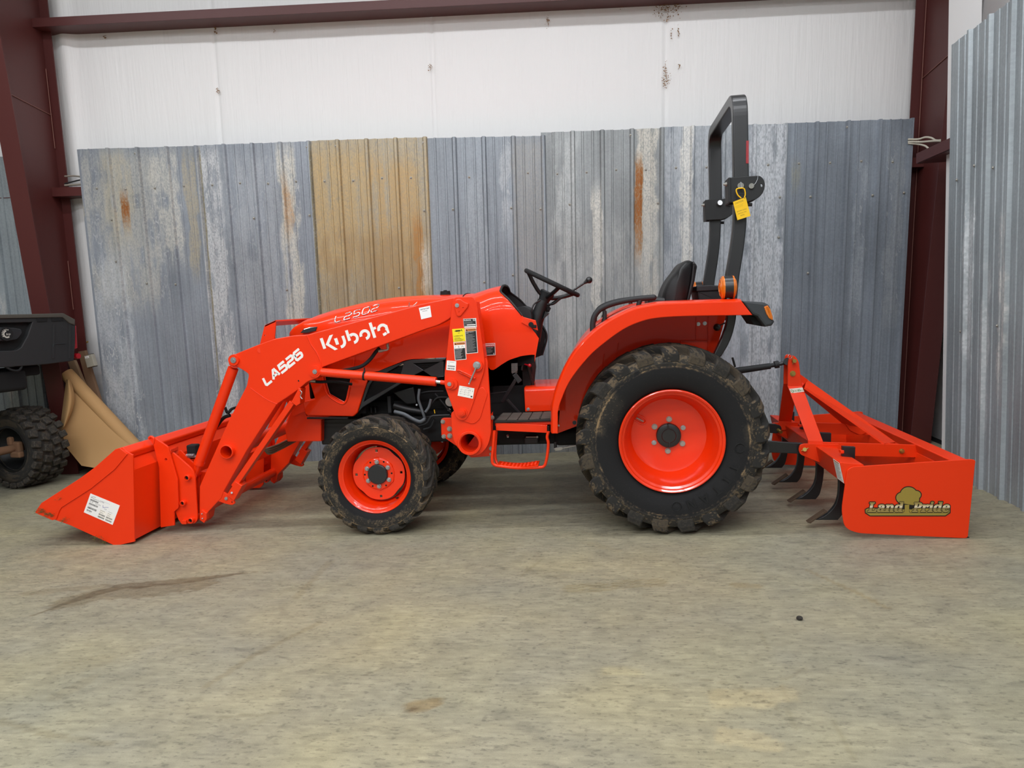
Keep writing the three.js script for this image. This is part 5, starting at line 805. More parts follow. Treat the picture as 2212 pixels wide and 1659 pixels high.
// ================================================================ the front loader with its bucket
const LD = thing('front_loader', 'orange front loader arms and bucket mounted on the nose of the tractor', 'loader', [-1.9, 0, ZC]);
const boss = (px, py, z, r, L = 0.02) => { const c = at(px, py, z); return cyl(V(c.x, c.y, z - L), V(c.x, c.y, z), r, r * 0.94, 28); };
const pinHead = (px, py, z, r) => { const c = at(px, py, z); return merge([cyl(V(c.x, c.y, z - 0.01), V(c.x, c.y, z + 0.003), r, r * 0.9, 20), cyl(V(c.x, c.y, z), V(c.x, c.y, z + 0.006), r * 0.45, r * 0.4, 8)]); };
{
  const z = 1.76, th = 0.085;
  const armPx = [[493, 778, 0.03], [500, 769, 0.02], [516, 761.5, 0.05], [562, 743, 0.1], [593, 732], [632, 725], [662, 723.5, 0.02], [765, 696], [848, 674], [910, 657], [990, 640.5], [1000, 660], [970, 689], [946, 702.5, 0.06], [918.6, 711], [800, 755], [696, 793], [692, 812, 0.03], [684, 818, 0.02], [665, 823, 0.06], [646, 840, 0.05], [626, 854], [598, 873], [533, 973], [482.5, 1062.5], [478, 1076], [471, 1083], [449, 1106.5], [446, 1122], [440, 1130, 0.004], [431, 1124, 0.004], [430.5, 1105], [431, 1051], [494, 909], [533, 833, 0.01], [537.5, 809, 0.03], [530.5, 803, 0.02], [507, 789, 0.02]];
  const arm = group(LD, 'lift_arm', 'near lift arm with white lettering');
  put(arm, 'arm_plate', plate(armPx, z, th, { bev: 0.004, seg: 8, holes: [[494, 974, 16]] }), M.orange);
  const bead = (pts, r = 0.003) => tube(pts.map((p) => at(p[0], p[1], z + 0.001)), r, 6, 40);
  put(arm, 'weld_bead', [bead([[663, 724], [672, 744], [684, 762], [692, 780], [694, 792]], 0.0035), bead([[541, 838], [560, 852], [580, 865], [599, 873]], 0.0018)], M.orange);
  putEach(arm, 'pin_boss', [boss(504, 778, z + 0.012, 0.034), boss(680, 803, z + 0.014, 0.037), boss(680, 803, z + 0.018, 0.026)], M.orange);
  putEach(arm, 'pivot_pin', [pinHead(504, 778, z + 0.014, 0.019), pinHead(680, 803, z + 0.02, 0.0145)], M.zinc);
  putEach(arm, 'drilled_hole', [cyl(at(561.5, 757, z - 0.004), at(561.5, 757, z + 0.0006), 0.0145, 0.0145, 20)], M.bladeOrange); put(arm, 'drilled_hole', cyl(at(645.6, 822.5, z - 0.004), at(645.6, 822.5, z + 0.0006), 0.0055, 0.0055, 14), M.dark);
  // white brand lettering, model number
  let zk = 0; const q = (list, w) => strokeGeometry(list.map((p) => { const v = at(640 + p[0] / 10.05, 640 + p[1] / 10.05, z); return [v.x, v.y]; }), w / 10.05 * MPP(z), z - 0.001, z + 0.0010 + (zk += 0.00012));
  const poly = (list) => { const g = new THREE.ExtrudeGeometry(shapeOf(list.map((p) => { const v = at(640 + p[0] / 10.05, 640 + p[1] / 10.05, z); return [v.x, v.y]; })), { depth: 0.002, bevelEnabled: false }); g.translate(0, 0, z - 0.001 + (zk += 0.00012)); return g; };
  const arc = (cx, cy, r, d0, d1, n = 22) => { const o = []; for (let i = 0; i <= n; i++) { const t = mix(d0, d1, i / n) * D2R; o.push([cx + r * Math.cos(t), cy + r * Math.sin(t)]); } return o; };
  put(arm, 'brand_lettering', [
    poly([[510, 920], [572, 902], [650, 1128], [590, 1147]]), poly([[722, 850], [797, 830], [712, 1030], [904, 1147], [838, 1172], [640, 1052]]),
    poly([[820, 922], [886, 903], [930, 1040], [868, 1058]]), q([[1008, 860], [1046, 965], [1053, 1010], [1040, 1055], [1012, 1085], [970, 1102]], 66),
    q([[1088, 740], [1160, 968]], 66), q(arc(1238, 916, 90, -140, 78), 64),
    q(arc(1490, 837, 88, 153, 432), 64), q([[1602, 574], [1708, 900]], 66), q([[1640, 716], [1728, 684]], 56),
    q(arc(1878, 712, 88, 153, 380), 64), poly([[1924, 640], [1972, 622], [2030, 793], [1982, 812], [1940, 700]]), q([[1888, 838], [1926, 822], [1956, 794]], 60),
  ], M.white, 'white brand lettering');
  const glyph = { L: [[[0.05, 1], [0.05, 0.12], [0.16, 0], [0.95, 0]]], A: [[[0, 0], [0.42, 1], [0.6, 1], [1, 0]], [[0.22, 0.3], [0.8, 0.3]]], 5: [[[0.98, 1], [0.1, 1], [0.1, 0.55], [0.85, 0.55], [0.97, 0.44], [0.97, 0.1], [0.86, 0], [0.02, 0]]], 2: [[[0.06, 1], [0.86, 1], [0.97, 0.9], [0.97, 0.6], [0.86, 0.5], [0.16, 0.5], [0.05, 0.4], [0.05, 0], [0.98, 0]]], 6: [[[0.95, 1], [0.16, 1], [0.05, 0.88], [0.05, 0.12], [0.16, 0], [0.86, 0], [0.97, 0.12], [0.97, 0.42], [0.86, 0.54], [0.08, 0.54]]] };
  const o = at(575, 833, z), e = at(655, 768, z), u = e.clone().sub(o); u.z = 0; const len = u.length(); u.normalize(); const v = V(-u.y, u.x, 0).applyAxisAngle(V(0, 0, 1), -0.22);
  put(arm, 'model_lettering', strokes('LA526', glyph, { o, u, v, h: 18 * MPP(z), adv: len / 4.86, wid: len / 4.86 * 0.80, t: 0.0142, z0: z - 0.001, z1: z + 0.0012 }), M.white, 'white model number');
  stickerPx(arm, 'asset_sticker', [[904.8, 665.3], [929, 660.3], [932.5, 684.5], [910, 690]], z + 0.0005, std({ map: labelTexture('asset'), roughness: 0.5 }), 'small white asset label');
  // bracket at the lower end
  put(arm, 'lock_bracket', plate([[470, 1083], [481, 1061], [492, 1068], [506, 1082, 0.02], [507.5, 1088, 0.02], [501, 1091.5, 0.02], [486, 1088], [475, 1084]], z - 0.004, 0.012, { bev: 0.002, holes: [[501.5, 1084.7, 3]] }), M.orange);
  put(arm, 'bracket_pin', pinHead(488.5, 1077, z, 0.011), M.zinc);
  put(arm, 'toe_block', [plate([[432, 1108], [436, 1101], [446, 1109], [446, 1122], [440, 1130], [431, 1122]], z + 0.012, 0.03, { bev: 0.003 })], M.orange);
  put(arm, 'grease_fitting', [cyl(at(436, 1110, z + 0.012), at(436, 1110, z + 0.022), 0.005, 0.003, 10), cyl(at(437, 1120, z + 0.012), at(437, 1120, z + 0.022), 0.005, 0.003, 10)], M.zinc);

  // lift cylinder
  const lc = group(LD, 'lift_cylinder'), p = (x, y, zz = z - 0.005) => at(x, y, zz);
  put(lc, 'barrel', [cyl(p(697, 804), p(942, 824.4), 0.0245, 0.0265, 32), cyl(p(686, 803.3), p(699, 804.2), 0.018, 0.0245, 24)], M.orange);
  put(lc, 'rod', cyl(p(940, 824.3), p(962, 826.8), 0.0115, 0.0115, 24), M.chrome);
  put(lc, 'rod_eye', [cyl(p(952, 825.7), p(968, 827.6), 0.013, 0.013, 20)], M.orange);
  put(lc, 'hose_clamp', [cyl(p(785.5, 811.3), p(789.5, 811.7), 0.0275, 0.0275, 28)], M.blackMatt);
  // bucket cylinder
  const bc = group(LD, 'bucket_cylinder'), zb = z - 0.045;
  put(bc, 'barrel', cyl(at(504, 795, zb), at(429, 1003, zb), 0.0305, 0.0305, 32), M.orange);
  put(bc, 'rod', [cyl(at(430, 1000, zb), at(422, 1022, zb), 0.021, 0.021, 24)], M.orange);
  put(bc, 'rod_eye', [cyl(at(412, 1030, zb - 0.05), at(412, 1030, zb + 0.04), 0.032, 0.032, 24), cyl(at(508, 783, zb - 0.035), at(508, 783, zb + 0.035), 0.034, 0.034, 24)], M.orange);
  put(bc, 'end_cap', cyl(at(431.5, 996.5, zb), at(429.2, 1003, zb), 0.0318, 0.0318, 32), M.orange);
  // parking stand
  const ps = group(LD, 'parking_stand'), zs = z - 0.03;
  put(ps, 'stand_leg', bar(at(634, 868, zs), at(508, 1050, zs), 0.034, 0.05, V(0, 0, 1)), M.orange);
  put(ps, 'stand_foot', plate([[508, 1040], [523, 1049.5], [505, 1082], [489, 1070]], zs + 0.034, 0.07, { bev: 0.003 }), M.orange);
  put(ps, 'stand_bracket', plate([[629, 869], [645, 838], [650, 840], [648, 872], [640, 877]], zs + 0.034, 0.07, { bev: 0.003 }), M.orange);
  put(ps, 'stand_pin', [cyl(at(500.5, 1064.5, zs + 0.03), at(500.5, 1064.5, zs + 0.046), 0.006, 0.006, 10), tube([at(648, 843, zs + 0.035), at(652, 848, zs + 0.045), at(649, 856, zs + 0.04), at(653, 862, zs + 0.045)], 0.003, 6)], M.zinc);

  // mast: outer and inner plates, a web behind, and the base bracket with the torque tube
  const mz = 1.80, mast = group(LD, 'loader_mast', 'near mast with warning labels');
  const mp = [[977, 650, 0.03], [982, 641.5, 0.03], [1022, 640.5, 0.03], [1029.5, 652, 0.02], [1047.5, 783, 0.05], [1046, 802, 0.06], [1014.5, 893, 0.04], [1006, 907, 0.05], [996, 909, 0.05], [986, 903, 0.05], [982, 893], [959.5, 831, 0.02], [961, 800], [965, 764.5]];
  put(mast, 'outer_plate', plate(mp, mz, 0.014, { bev: 0.003, seg: 8 }), M.orange);
  put(mast, 'inner_plate', plate(mp, mz - 0.125, 0.014, { bev: 0.003 }), M.orange);
  put(mast, 'web_plate', strip([[1028, 652], [1046, 783], [1043, 806], [1013, 892]].map(([x, y]) => { const c = at(x, y, mz); return [V(c.x, c.y, mz - 0.012), V(c.x, c.y, mz - 0.12)]; }), V(1, 0.15, 0).normalize(), 0.01), M.orange);
  put(mast, 'pivot_cover', plate([[979, 658, 0.04], [984, 646, 0.04], [995, 645, 0.04], [1000, 650, 0.02], [1008, 654, 0.01], [1012, 655, 0.01], [1011, 663, 0.01], [994, 684, 0.008], [986, 683, 0.01], [983, 672, 0.01]], mz + 0.012, 0.016, { bev: 0.005, holes: [[[998, 661.5], [1004.5, 662.5], [1001, 668], [996.5, 666]], [[988, 672.5], [993.5, 670], [996.5, 672.5], [989.5, 677.5]]] }), M.orange);
  putEach(mast, 'pivot_pin', [pinHead(987.3, 659.7, mz + 0.014, 0.0125), pinHead(970.6, 829.8, mz + 0.026, 0.0125)], M.zinc);
  putEach(mast, 'pin_boss', [boss(970.6, 829.8, mz + 0.024, 0.026, 0.03), boss(976, 829.5, mz + 0.012, 0.034), boss(1030, 790, mz + 0.016, 0.034, 0.02)], M.orange);
  put(mast, 'lock_pin', [hexBolt(at(1030, 789, mz + 0.018), 0.017, 0.014), cyl(at(1029, 793, mz + 0.03), at(1013.5, 829, mz + 0.026), 0.0048, 0.0048, 12), new THREE.SphereGeometry(0.0058, 10, 8).translate(...at(1013.3, 829.3, mz + 0.026).toArray())], M.zinc);
  put(mast, 'pin_keeper', plate([[984.5, 800, 0.01], [992, 798, 0.01], [1028, 815.5, 0.01], [1026, 820, 0.01], [1018, 819]], mz + 0.014, 0.014, { bev: 0.004, holes: [[[991, 802.5], [1000, 806.5], [999.5, 808], [990.5, 804]]] }), M.orange);
  put(mast, 'big_bolt', hexBolt(at(998.5, 891.5, mz + 0.004), 0.022, 0.018), M.orange);
  const lab = (k) => std({ map: labelTexture(k), roughness: 0.5 }), zl = mz + 0.0006;
  stickerPx(mast, 'warning_sticker', [[1000.5, 688.8], [1028.3, 687], [1030, 706.8], [1002.5, 708]], zl, lab('plate'), 'black data plate sticker');
  stickerPx(mast, 'warning_sticker', [[976.8, 711], [1003.3, 708.8], [1005.8, 736.5], [979.5, 738.7]], zl, lab('lube'), 'yellow lubricate sticker');
  stickerPx(mast, 'warning_sticker', [[979.5, 739.2], [1004.6, 737.4], [1007.6, 776.3], [983, 778.4]], zl, lab('warnA'), 'orange and black warning sticker with pictures');
  stickerPx(mast, 'warning_sticker', [[1004, 709.2], [1028.8, 707.6], [1032.6, 762], [1007.8, 764.4]], zl, lab('warnB'), 'tall orange and black warning sticker');
  stickerPx(mast, 'barcode_sticker', [[965.4, 778.6], [985.7, 780.2], [984.6, 801], [964.2, 799]], zl, lab('bar'), 'small white barcode label');
  stickerPx(mast, 'diagram_sticker', [[992.5, 832.8], [1025, 838.8], [1021.4, 861.2], [988.6, 854.6]], zl, lab('diagram'), 'white diagram label');
  const base = group(LD, 'mast_base');
  const bp = [[974, 892, 0.02], [984, 886], [1000, 880], [1040, 790, 0.02], [1049, 772, 0.01], [1053, 780, 0.01], [1058, 860], [1061, 938, 0.06], [1053, 966, 0.1], [1036, 983, 0.08], [1018, 986, 0.08], [998, 978, 0.08], [981, 958, 0.06], [976.5, 935]];
  put(base, 'base_plate', plate(bp, mz - 0.016, 0.02, { bev: 0.003, seg: 8, holes: [[1014.3, 957, 22.4]] }), M.orange);
  put(base, 'base_plate', plate(bp, mz - 0.11, 0.02, { bev: 0.003, holes: [[1014.3, 957, 22]] }), M.orange);
  put(base, 'doubler_plate', plate([[1008, 860], [1042, 834, 0.02], [1054, 849, 0.02], [1037, 905, 0.05], [1024, 917, 0.03], [1002, 911, 0.03], [986, 902]], mz - 0.009, 0.009, { bev: 0.003 }), M.orange);
  const tc = at(1014.3, 957, mz), rT = 22.6 * MPP(mz);
  put(base, 'collar', pipe(V(tc.x, tc.y, mz - 0.018), V(tc.x, tc.y, mz + 0.012), rT * 1.19, rT * 0.98, 40), M.orange);
  put(base, 'mount_plate', [plate([[952.5, 906, 0.006], [957, 903, 0.006], [985, 903], [985, 963], [953.5, 941, 0.006]], mz - 0.14, 0.02, { bev: 0.002 }), plate([[1000, 975], [1064, 890], [1064, 985], [1018, 988.5]], mz - 0.14, 0.02, { bev: 0.002 })], M.orange);
  for (const [x, y, s] of [[956.6, 911, 0.0105], [971, 926.5, 0.012], [971.5, 941.5, 0.012], [958.6, 943, 0.0105], [1061, 969, 0.0105], [1061, 981, 0.009], [1063, 902, 0.0105]]) put(base, 'mount_bolt', hexBolt(at(x, y, mz - 0.138), s, 0.012), M.zincDull);

  // far side: the same pieces mirrored
  const oL = origin.get(LD), skipFar = /sticker|lettering/;
  for (const src of [arm, lc, bc, ps, mast, base]) { const far = group(LD, src.name); for (const m of src.children) if (!skipFar.test(m.name)) put(far, m.name, mirrorZ(m.geometry.clone().translate(oL.x, oL.y, oL.z)), m.material); }
  // tubes across
  const cc = at(494, 974, z), rc2 = 16.3 * MPP(z);
  put(LD, 'cross_tube', pipe(V(cc.x, cc.y, 2 * ZC - z - 0.03), V(cc.x, cc.y, z + 0.03), rc2, rc2 - 0.0055, 36), M.orange);
  put(LD, 'cross_tube', pipe(V(tc.x, tc.y, 2 * ZC - mz), V(tc.x, tc.y, mz + 0.002), rT * 1.02, rT * 0.98 - 0.004, 40), M.orange);
  put(LD, 'tube_bulkhead', cyl(V(tc.x, tc.y, ZC - 0.01), V(tc.x, tc.y, ZC + 0.01), rT * 0.97, rT * 0.97, 32), M.orange);
  // hoses and steel pipes between the arms
  const pipes = []; for (let i = 0; i < 4; i++) { const d = i * 4; pipes.push(tube([at(537 + d, 1000 - d, 1.62), at(548 + d, 985 - d, 1.64), at(556 + d, 976 - d * 0.6, 1.62), at(580, 968 + d, 1.5), at(606, 958 + d, 1.3), at(640, 940 + d, 1.1)], 0.0065, 8)); }
  put(LD, 'hydraulic_pipe', pipes, M.steelPipe);
  put(LD, 'hydraulic_hose', [tube([at(820, 752, 1.69), at(812, 760, 1.69), at(800, 776, 1.70), at(783, 790, 1.715), at(760, 797, 1.73), at(735, 802, 1.73)], 0.0105, 10, 60), tube([at(787, 795, 1.73), at(787.5, 805, 1.775)], 0.004, 6)], M.blackMatt);
  put(LD, 'hose_fitting', [tube([at(818, 759, 1.69), at(829, 757, 1.69), at(837, 755, 1.69), at(838.5, 749, 1.69), at(837, 738, 1.69)], 0.006, 10, 40), cyl(at(818, 758.5, 1.69), at(827, 757, 1.69), 0.0095, 0.0095, 8), cyl(at(838, 751, 1.69), at(837, 744, 1.69), 0.0095, 0.0095, 6)], M.zincDull);
  put(LD, 'hydraulic_hose', [tube([at(486, 880, 1.62), at(492, 892, 1.62), at(500, 884, 1.6), at(512, 880, 1.55)], 0.009, 8), tube([at(440, 975, 1.66), at(466, 925, 1.66), at(484, 902, 1.66), at(497, 897, 1.66)], 0.011, 8), tube([at(660, 822, 1.7), at(690, 825, 1.69), at(720, 824, 1.66), at(760, 830, 1.58)], 0.009, 8)], M.blackMatt);
  put(LD, 'hose_fitting', cyl(at(665, 822, 1.705), at(682, 823, 1.70), 0.009, 0.009, 8), M.zincDull);
  // grille guard
  const gz = 1.52, gg = [[561, 744], [571.5, 702.5], [595.5, 692], [593.5, 735]];
  const gd = group(LD, 'grille_guard');
  put(gd, 'guard_upright', plate([[556, 770], [561, 744], [571.5, 702.5, 0.01], [596, 691.5, 0.004], [592.5, 740], [590, 770]], gz, 0.010, { bev: 0.002, holes: [[572.5, 724.5, 2.3]] }), M.orange);
  put(gd, 'guard_upright', mirrorZ(plate([[556, 770], [561, 744], [571.5, 702.5, 0.01], [596, 691.5, 0.004], [592.5, 740], [590, 770]], gz, 0.010, { bev: 0.002 })), M.orange);
  const ga = at(571.5, 703, gz), gb = at(596, 691.5, gz); put(gd, 'guard_top', strip([[V(ga.x, ga.y, gz), V(gb.x, gb.y, gz)], [V(ga.x, ga.y, 2 * ZC - gz), V(gb.x, gb.y, 2 * ZC - gz)]], V(-0.3, 0.95, 0).normalize(), 0.008), M.orange);
  putEach(gd, 'guard_frame', [strip([[562, 742], [580, 800], [612, 860], [630, 900]].map(([x, y]) => { const c = at(x, y, gz); return [V(c.x, c.y, gz - 0.02), V(c.x + 0.09, c.y + 0.03, gz - 0.02)]; }), V(0, 0, 1), 0.01), mirrorZ(strip([[562, 742], [580, 800], [612, 860], [630, 900]].map(([x, y]) => { const c = at(x, y, gz); return [V(c.x, c.y, gz - 0.02), V(c.x + 0.09, c.y + 0.03, gz - 0.02)]; }), V(0, 0, 1), 0.01))], M.orange);
}

// ---- the bucket
{
  const z = 2.012, zf = 2 * ZC - z, bk = group(LD, 'bucket', 'orange bucket resting on its heel with grass on the lip');
  const side = [[249, 970.5], [258, 968], [287, 983], [290.6, 1170], [259, 1177.2], [245.4, 1177.6], [150, 1134], [76, 1108], [77, 1104], [89.4, 1086.5], [173, 1033], [204.7, 1009.6]];
  const sp = plate(side, z, 0.010, { bev: 0.0015 }); put(bk, 'side_plate', sp, M.orange); put(bk, 'side_plate', mirrorZ(sp), M.orange);
  const wear = plate([[249, 970.5], [258, 968], [275, 981], [247, 1014.5], [195.6, 1056], [132, 1096.7], [128, 1103], [121, 1121.5], [113, 1124], [76, 1108], [77, 1104], [89.4, 1086.5], [173, 1033], [204.7, 1009.6]], z + 0.007, 0.008, { bev: 0.0015 }); put(bk, 'wear_strip', wear, M.orange); put(bk, 'wear_strip', mirrorZ(wear), M.orange);
  // the shell: lip, floor, heel, back, and the fold under the top bar
  const line = [[76, 1106], [150, 1132], [246, 1174], [259, 1174.5], [288, 1167], [287, 1016], [274, 996], [262, 985]], P = P2(line, z), outer = P.map((p) => [p[0], p[1]]);
  const inn = outer.map((p, i) => { const a = outer[Math.max(0, i - 1)], b = outer[Math.min(outer.length - 1, i + 1)], d = Math.hypot(b[0] - a[0], b[1] - a[1]); return [p[0] - (b[1] - a[1]) / d * 0.007, p[1] + (b[0] - a[0]) / d * 0.007]; });
  put(bk, 'shell', ext(shapeOf([...outer, ...inn.reverse()]), z - 0.009, 2 * (z - ZC) - 0.018, 0.0005), M.orange);
  const lip = P2([[76, 1108], [77, 1104.5], [128, 1119], [127, 1125]], z); put(bk, 'cutting_edge', ext(shapeOf(lip), z - 0.011, 2 * (z - ZC) - 0.022, 0.001), M.orange);
  put(bk, 'top_bar', ext(shapeOf(P2([[249, 970.5], [262, 966.5], [277, 979], [274, 993], [246, 984]], z), 0.01), z - 0.009, 2 * (z - ZC) - 0.018, 0.003), M.orange);
  put(bk, 'edge_rib', [tube([at(321.5, 947, 1.80), at(326, 943.5, 1.80), at(332, 947, 1.80), at(331, 958, 1.80)], 0.008, 8)], M.orange);
  stickerPx(bk, 'parts_label', [[195.6, 1066.2], [245, 1088.5], [254.5, 1098.5], [243, 1133.6]].slice(0, 0).concat([[195.8, 1065.8], [259, 1092], [243.5, 1133.8], [181.2, 1106.5]]), z + 0.0006, std({ map: labelTexture('bucket'), roughness: 0.5 }), 'white parts label with barcodes');
  // carrier plates at the back of the bucket, and the coupler they hang on
  const hk = group(LD, 'bucket_coupler'), zh = 1.80;
  const hook = plate([[320, 946], [326, 943, 0.01], [340, 950], [352, 957.6], [363, 965.5, 0.01], [369.7, 990], [383, 1035.6], [385.5, 1097, 0.01], [375.5, 1105.7], [376.5, 1135], [347, 1139.6], [343.5, 1010], [331, 960]], zh, 0.012, { bev: 0.002, holes: [[358.5, 992.5, 4.2]] });
  both(hk, 'hook_plate', hook, M.orange);
  both(hk, 'carrier_plate', plate([[369.5, 981, 0.01], [373, 976.5, 0.01], [416, 1014, 0.02], [421, 1027, 0.02], [426.5, 1122, 0.02], [421, 1131, 0.01], [392, 1132], [385, 1122], [379, 1106], [387, 1090], [385, 1035]], zh - 0.02, 0.012, { bev: 0.002 }), M.orange);
  both(hk, 'carrier_plate', plate([[385, 975, 0.01], [389, 972, 0.01], [421, 1003, 0.02], [430, 1020, 0.02], [430, 1122, 0.02], [421, 1131, 0.01], [392, 1132], [385, 1122]], zh - 0.12, 0.012, { bev: 0.002 }), M.orange);
  for (const [x, y, r] of [[404.7, 1031.8, 0.0185], [395.2, 1086.8, 0.017], [412.6, 1124, 0.0185]]) { const c = at(x, y, zh - 0.005), g = pipe(V(c.x, c.y, zh - 0.13), V(c.x, c.y, zh + 0.006), r, r * 0.68, 24); both(hk, 'pin_tube', g, M.orange); both(hk, 'pin_end', cyl(V(c.x, c.y, zh - 0.12), V(c.x, c.y, zh - 0.006), r * 0.66, r * 0.66, 16), M.dark); }
  both(hk, 'stop_block', boxPx(392, 1124, 402, 1133, zh + 0.002, 0.03), M.orange);
  const ct = at(412, 1112, zh); put(hk, 'coupler_tube', [cyl(V(ct.x + 0.05, ct.y + 0.02, 2 * ZC - zh), V(ct.x + 0.05, ct.y + 0.02, zh - 0.13), 0.03, 0.03, 24), box(ct.x + 0.02, ct.y + 0.19, ZC, 0.05, 0.08, 2 * (zh - ZC) - 0.28)], M.orange);
  both(hk, 'latch_lever', merge([boxPx(401, 962, 424, 992, zh - 0.16, 0.06, 0.01)]), M.blackMatt);
  const coil = []; for (let i = 0; i <= 60; i++) { const a = i / 60 * Math.PI * 2 * 6, c = at(404 + i * 0.28, 984.5, zh - 0.12); coil.push(V(c.x, c.y + Math.sin(a) * 0.011, c.z + Math.cos(a) * 0.011)); } both(hk, 'latch_spring', tube(coil, 0.0022, 5, 180), M.zinc);
  both(hk, 'bar_strap', bar(at(366, 976, 1.70), at(412, 955, 1.2), 0.022, 0.02), M.orange);
  // dry grass caught on the lip and the heel
  const r = rng(5), blades = [], seed = (px, py, n, sx, sy, s) => { for (let i = 0; i < n; i++) { const c = at(px + (r() - 0.5) * sx, py + (r() - 0.5) * sy, z + 0.008 + 0.004 * r()), L = s * (0.5 + r()), a = r() * 6.28; blades.push(bar(c, c.clone().add(V(Math.cos(a) * L, Math.sin(a) * L * 0.6, 0.012 * r())), 0.0016, 0.0012)); } };
  seed(88, 1104, 46, 20, 10, 0.013); seed(107, 1112, 46, 22, 9, 0.013); seed(140, 1123, 26, 14, 8, 0.012); seed(128, 1077, 10, 14, 6, 0.008); seed(213, 1163, 34, 24, 8, 0.016); seed(226, 1171, 14, 10, 6, 0.018);
  put(bk, 'dry_grass', blades, std({ color: 0x5d5426, roughness: 0.9 })).userData.kind = 'stuff';
}
// ================================================================ box blade behind the tractor
{
  const B = thing('box_blade', 'orange box blade with black scarifier teeth behind the tractor', 'box blade', [1.35, 0, ZC]);
  const z = 2.012;
  const sp = plate([[1818, 1103.5, 0.05], [1830.5, 1015, 0.02], [1841, 1008.4, 0.02], [2097, 992.2, 0.02], [2108, 994, 0.02], [2106, 1006], [2091, 1160, 0.02], [2086, 1163, 0.01], [1853, 1152, 0.1], [1825, 1141, 0.08]], z, 0.010, { bev: 0.002, seg: 8 });
  const pl = put(B, 'side_plate', sp.clone(), M.bladeOrange, 'near side plate with gold logo'); put(B, 'side_plate', mirrorZ(sp), M.bladeOrange);
  // the gold tree logo, printed on a clear film
  const W2 = 1024, H2 = 392, logo = canvasTexture(W2, H2, (c) => {
    c.clearRect(0, 0, W2, H2); c.lineJoin = 'round'; const gold = '#9a8638', X = (x) => (x - 180) / 1790 * 1000 + 12, Y = (y) => (y - 180) / 680 * 376 + 6, k = 0.5;
    const tree = () => { c.beginPath(); c.moveTo(X(900), Y(545)); c.bezierCurveTo(X(850), Y(510), X(828), Y(460), X(838), Y(415)); c.bezierCurveTo(X(850), Y(360), X(890), Y(335), X(928), Y(325)); c.bezierCurveTo(X(955), Y(240), X(1030), Y(200), X(1100), Y(205)); c.bezierCurveTo(X(1170), Y(208), X(1220), Y(245), X(1245), Y(285)); c.bezierCurveTo(X(1310), Y(285), X(1355), Y(330), X(1352), Y(375)); c.bezierCurveTo(X(1350), Y(410), X(1335), Y(430), X(1318), Y(440)); c.bezierCurveTo(X(1320), Y(490), X(1310), Y(520), X(1295), Y(545)); c.lineTo(X(1190), Y(600)); c.lineTo(X(1080), Y(580)); c.closePath(); };
    const plaque = () => { c.beginPath(); c.moveTo(X(185), Y(700)); c.lineTo(X(240), Y(672)); c.lineTo(X(1900), Y(672)); c.lineTo(X(1950), Y(690)); c.lineTo(X(1950), Y(765)); c.lineTo(X(1860), Y(830)); c.lineTo(X(280), Y(830)); c.lineTo(X(188), Y(768)); c.closePath(); };
    c.strokeStyle = '#1c0f0a'; c.lineWidth = 22; tree(); c.stroke(); plaque(); c.stroke();
    c.font = 'italic bold 142px serif'; c.textAlign = 'left'; const words = [['Land', X(222), 412], ['Pride', X(1165), 430]];
    c.lineWidth = 26; for (const [s, x, w] of words) { c.save(); c.translate(x, Y(745)); c.scale(w / c.measureText(s).width, 1.1); c.strokeText(s, 0, 0); c.restore(); }
    c.fillStyle = '#14100c'; c.fillRect(X(900), Y(580), X(1200) - X(900), Y(700) - Y(580)); c.fillRect(X(250), Y(672), X(1900) - X(250), 8);
    c.fillStyle = gold; tree(); c.fill(); plaque(); c.fill();
    c.strokeStyle = '#2a2110'; c.lineWidth = 5; c.beginPath(); c.moveTo(X(195), Y(772)); c.lineTo(X(960), Y(772)); c.quadraticCurveTo(X(1008), Y(760), X(1012), Y(700)); c.moveTo(X(1945), Y(768)); c.lineTo(X(1130), Y(768)); c.quadraticCurveTo(X(1104), Y(750), X(1106), Y(700)); c.stroke();
    c.fillStyle = '#14100c'; c.fillRect(X(950), Y(590), X(1018) - X(950), Y(695) - Y(590)); c.fillRect(X(1108), Y(600), X(1180) - X(1108), Y(695) - Y(600));
    c.fillStyle = gold; c.beginPath(); c.moveTo(X(1016), Y(590)); c.lineTo(X(1110), Y(590)); c.lineTo(X(1104), Y(700)); c.lineTo(X(1112), Y(780)); c.lineTo(X(1006), Y(780)); c.lineTo(X(1014), Y(700)); c.closePath(); c.fill();
    // two-tone printed metal letters
    for (const [s, x, w] of words) { c.save(); c.translate(x, Y(745)); c.scale(w / c.measureText(s).width, 1.1); c.lineWidth = 18; c.strokeStyle = '#1c140a'; c.strokeText(s, 0, 0); const gr = c.createLinearGradient(0, -104, 0, 4); gr.addColorStop(0, '#8f7c3c'); gr.addColorStop(0.25, '#b39e68'); gr.addColorStop(0.52, '#efe6d4'); gr.addColorStop(0.56, '#8d7a4e'); gr.addColorStop(1, '#9d8a48'); c.fillStyle = gr; c.strokeStyle = gr; c.lineWidth = 8; c.strokeText(s, 0, 0); c.fillText(s, 0, 0); c.restore(); }
  });
  stickerPx(pl, 'gold_logo', [[1867, 1048.6], [2055.5, 1048.6], [2055.5, 1118], [1867, 1118]], z + 0.0004, std({ map: logo, transparent: true, roughness: 0.45 }), 'gold and black tree logo lettering');
  // front beam and the scarifier shanks through it
  const beam = P2([[1813.7, 998.5, 0.008], [1866, 1003], [1874, 1050], [1824.5, 1047, 0.008]], z - 0.012);
  put(B, 'front_beam', ext(shapeOf(beam, 0.008), z - 0.012, 2 * (z - ZC) - 0.024, 0.003), M.bladeOrange);
  const bx = (beam[0][0] + beam[3][0]) / 2;
  const bl = (px, py) => { const zz = 1.9, c = at(px, py, zz); return c; };
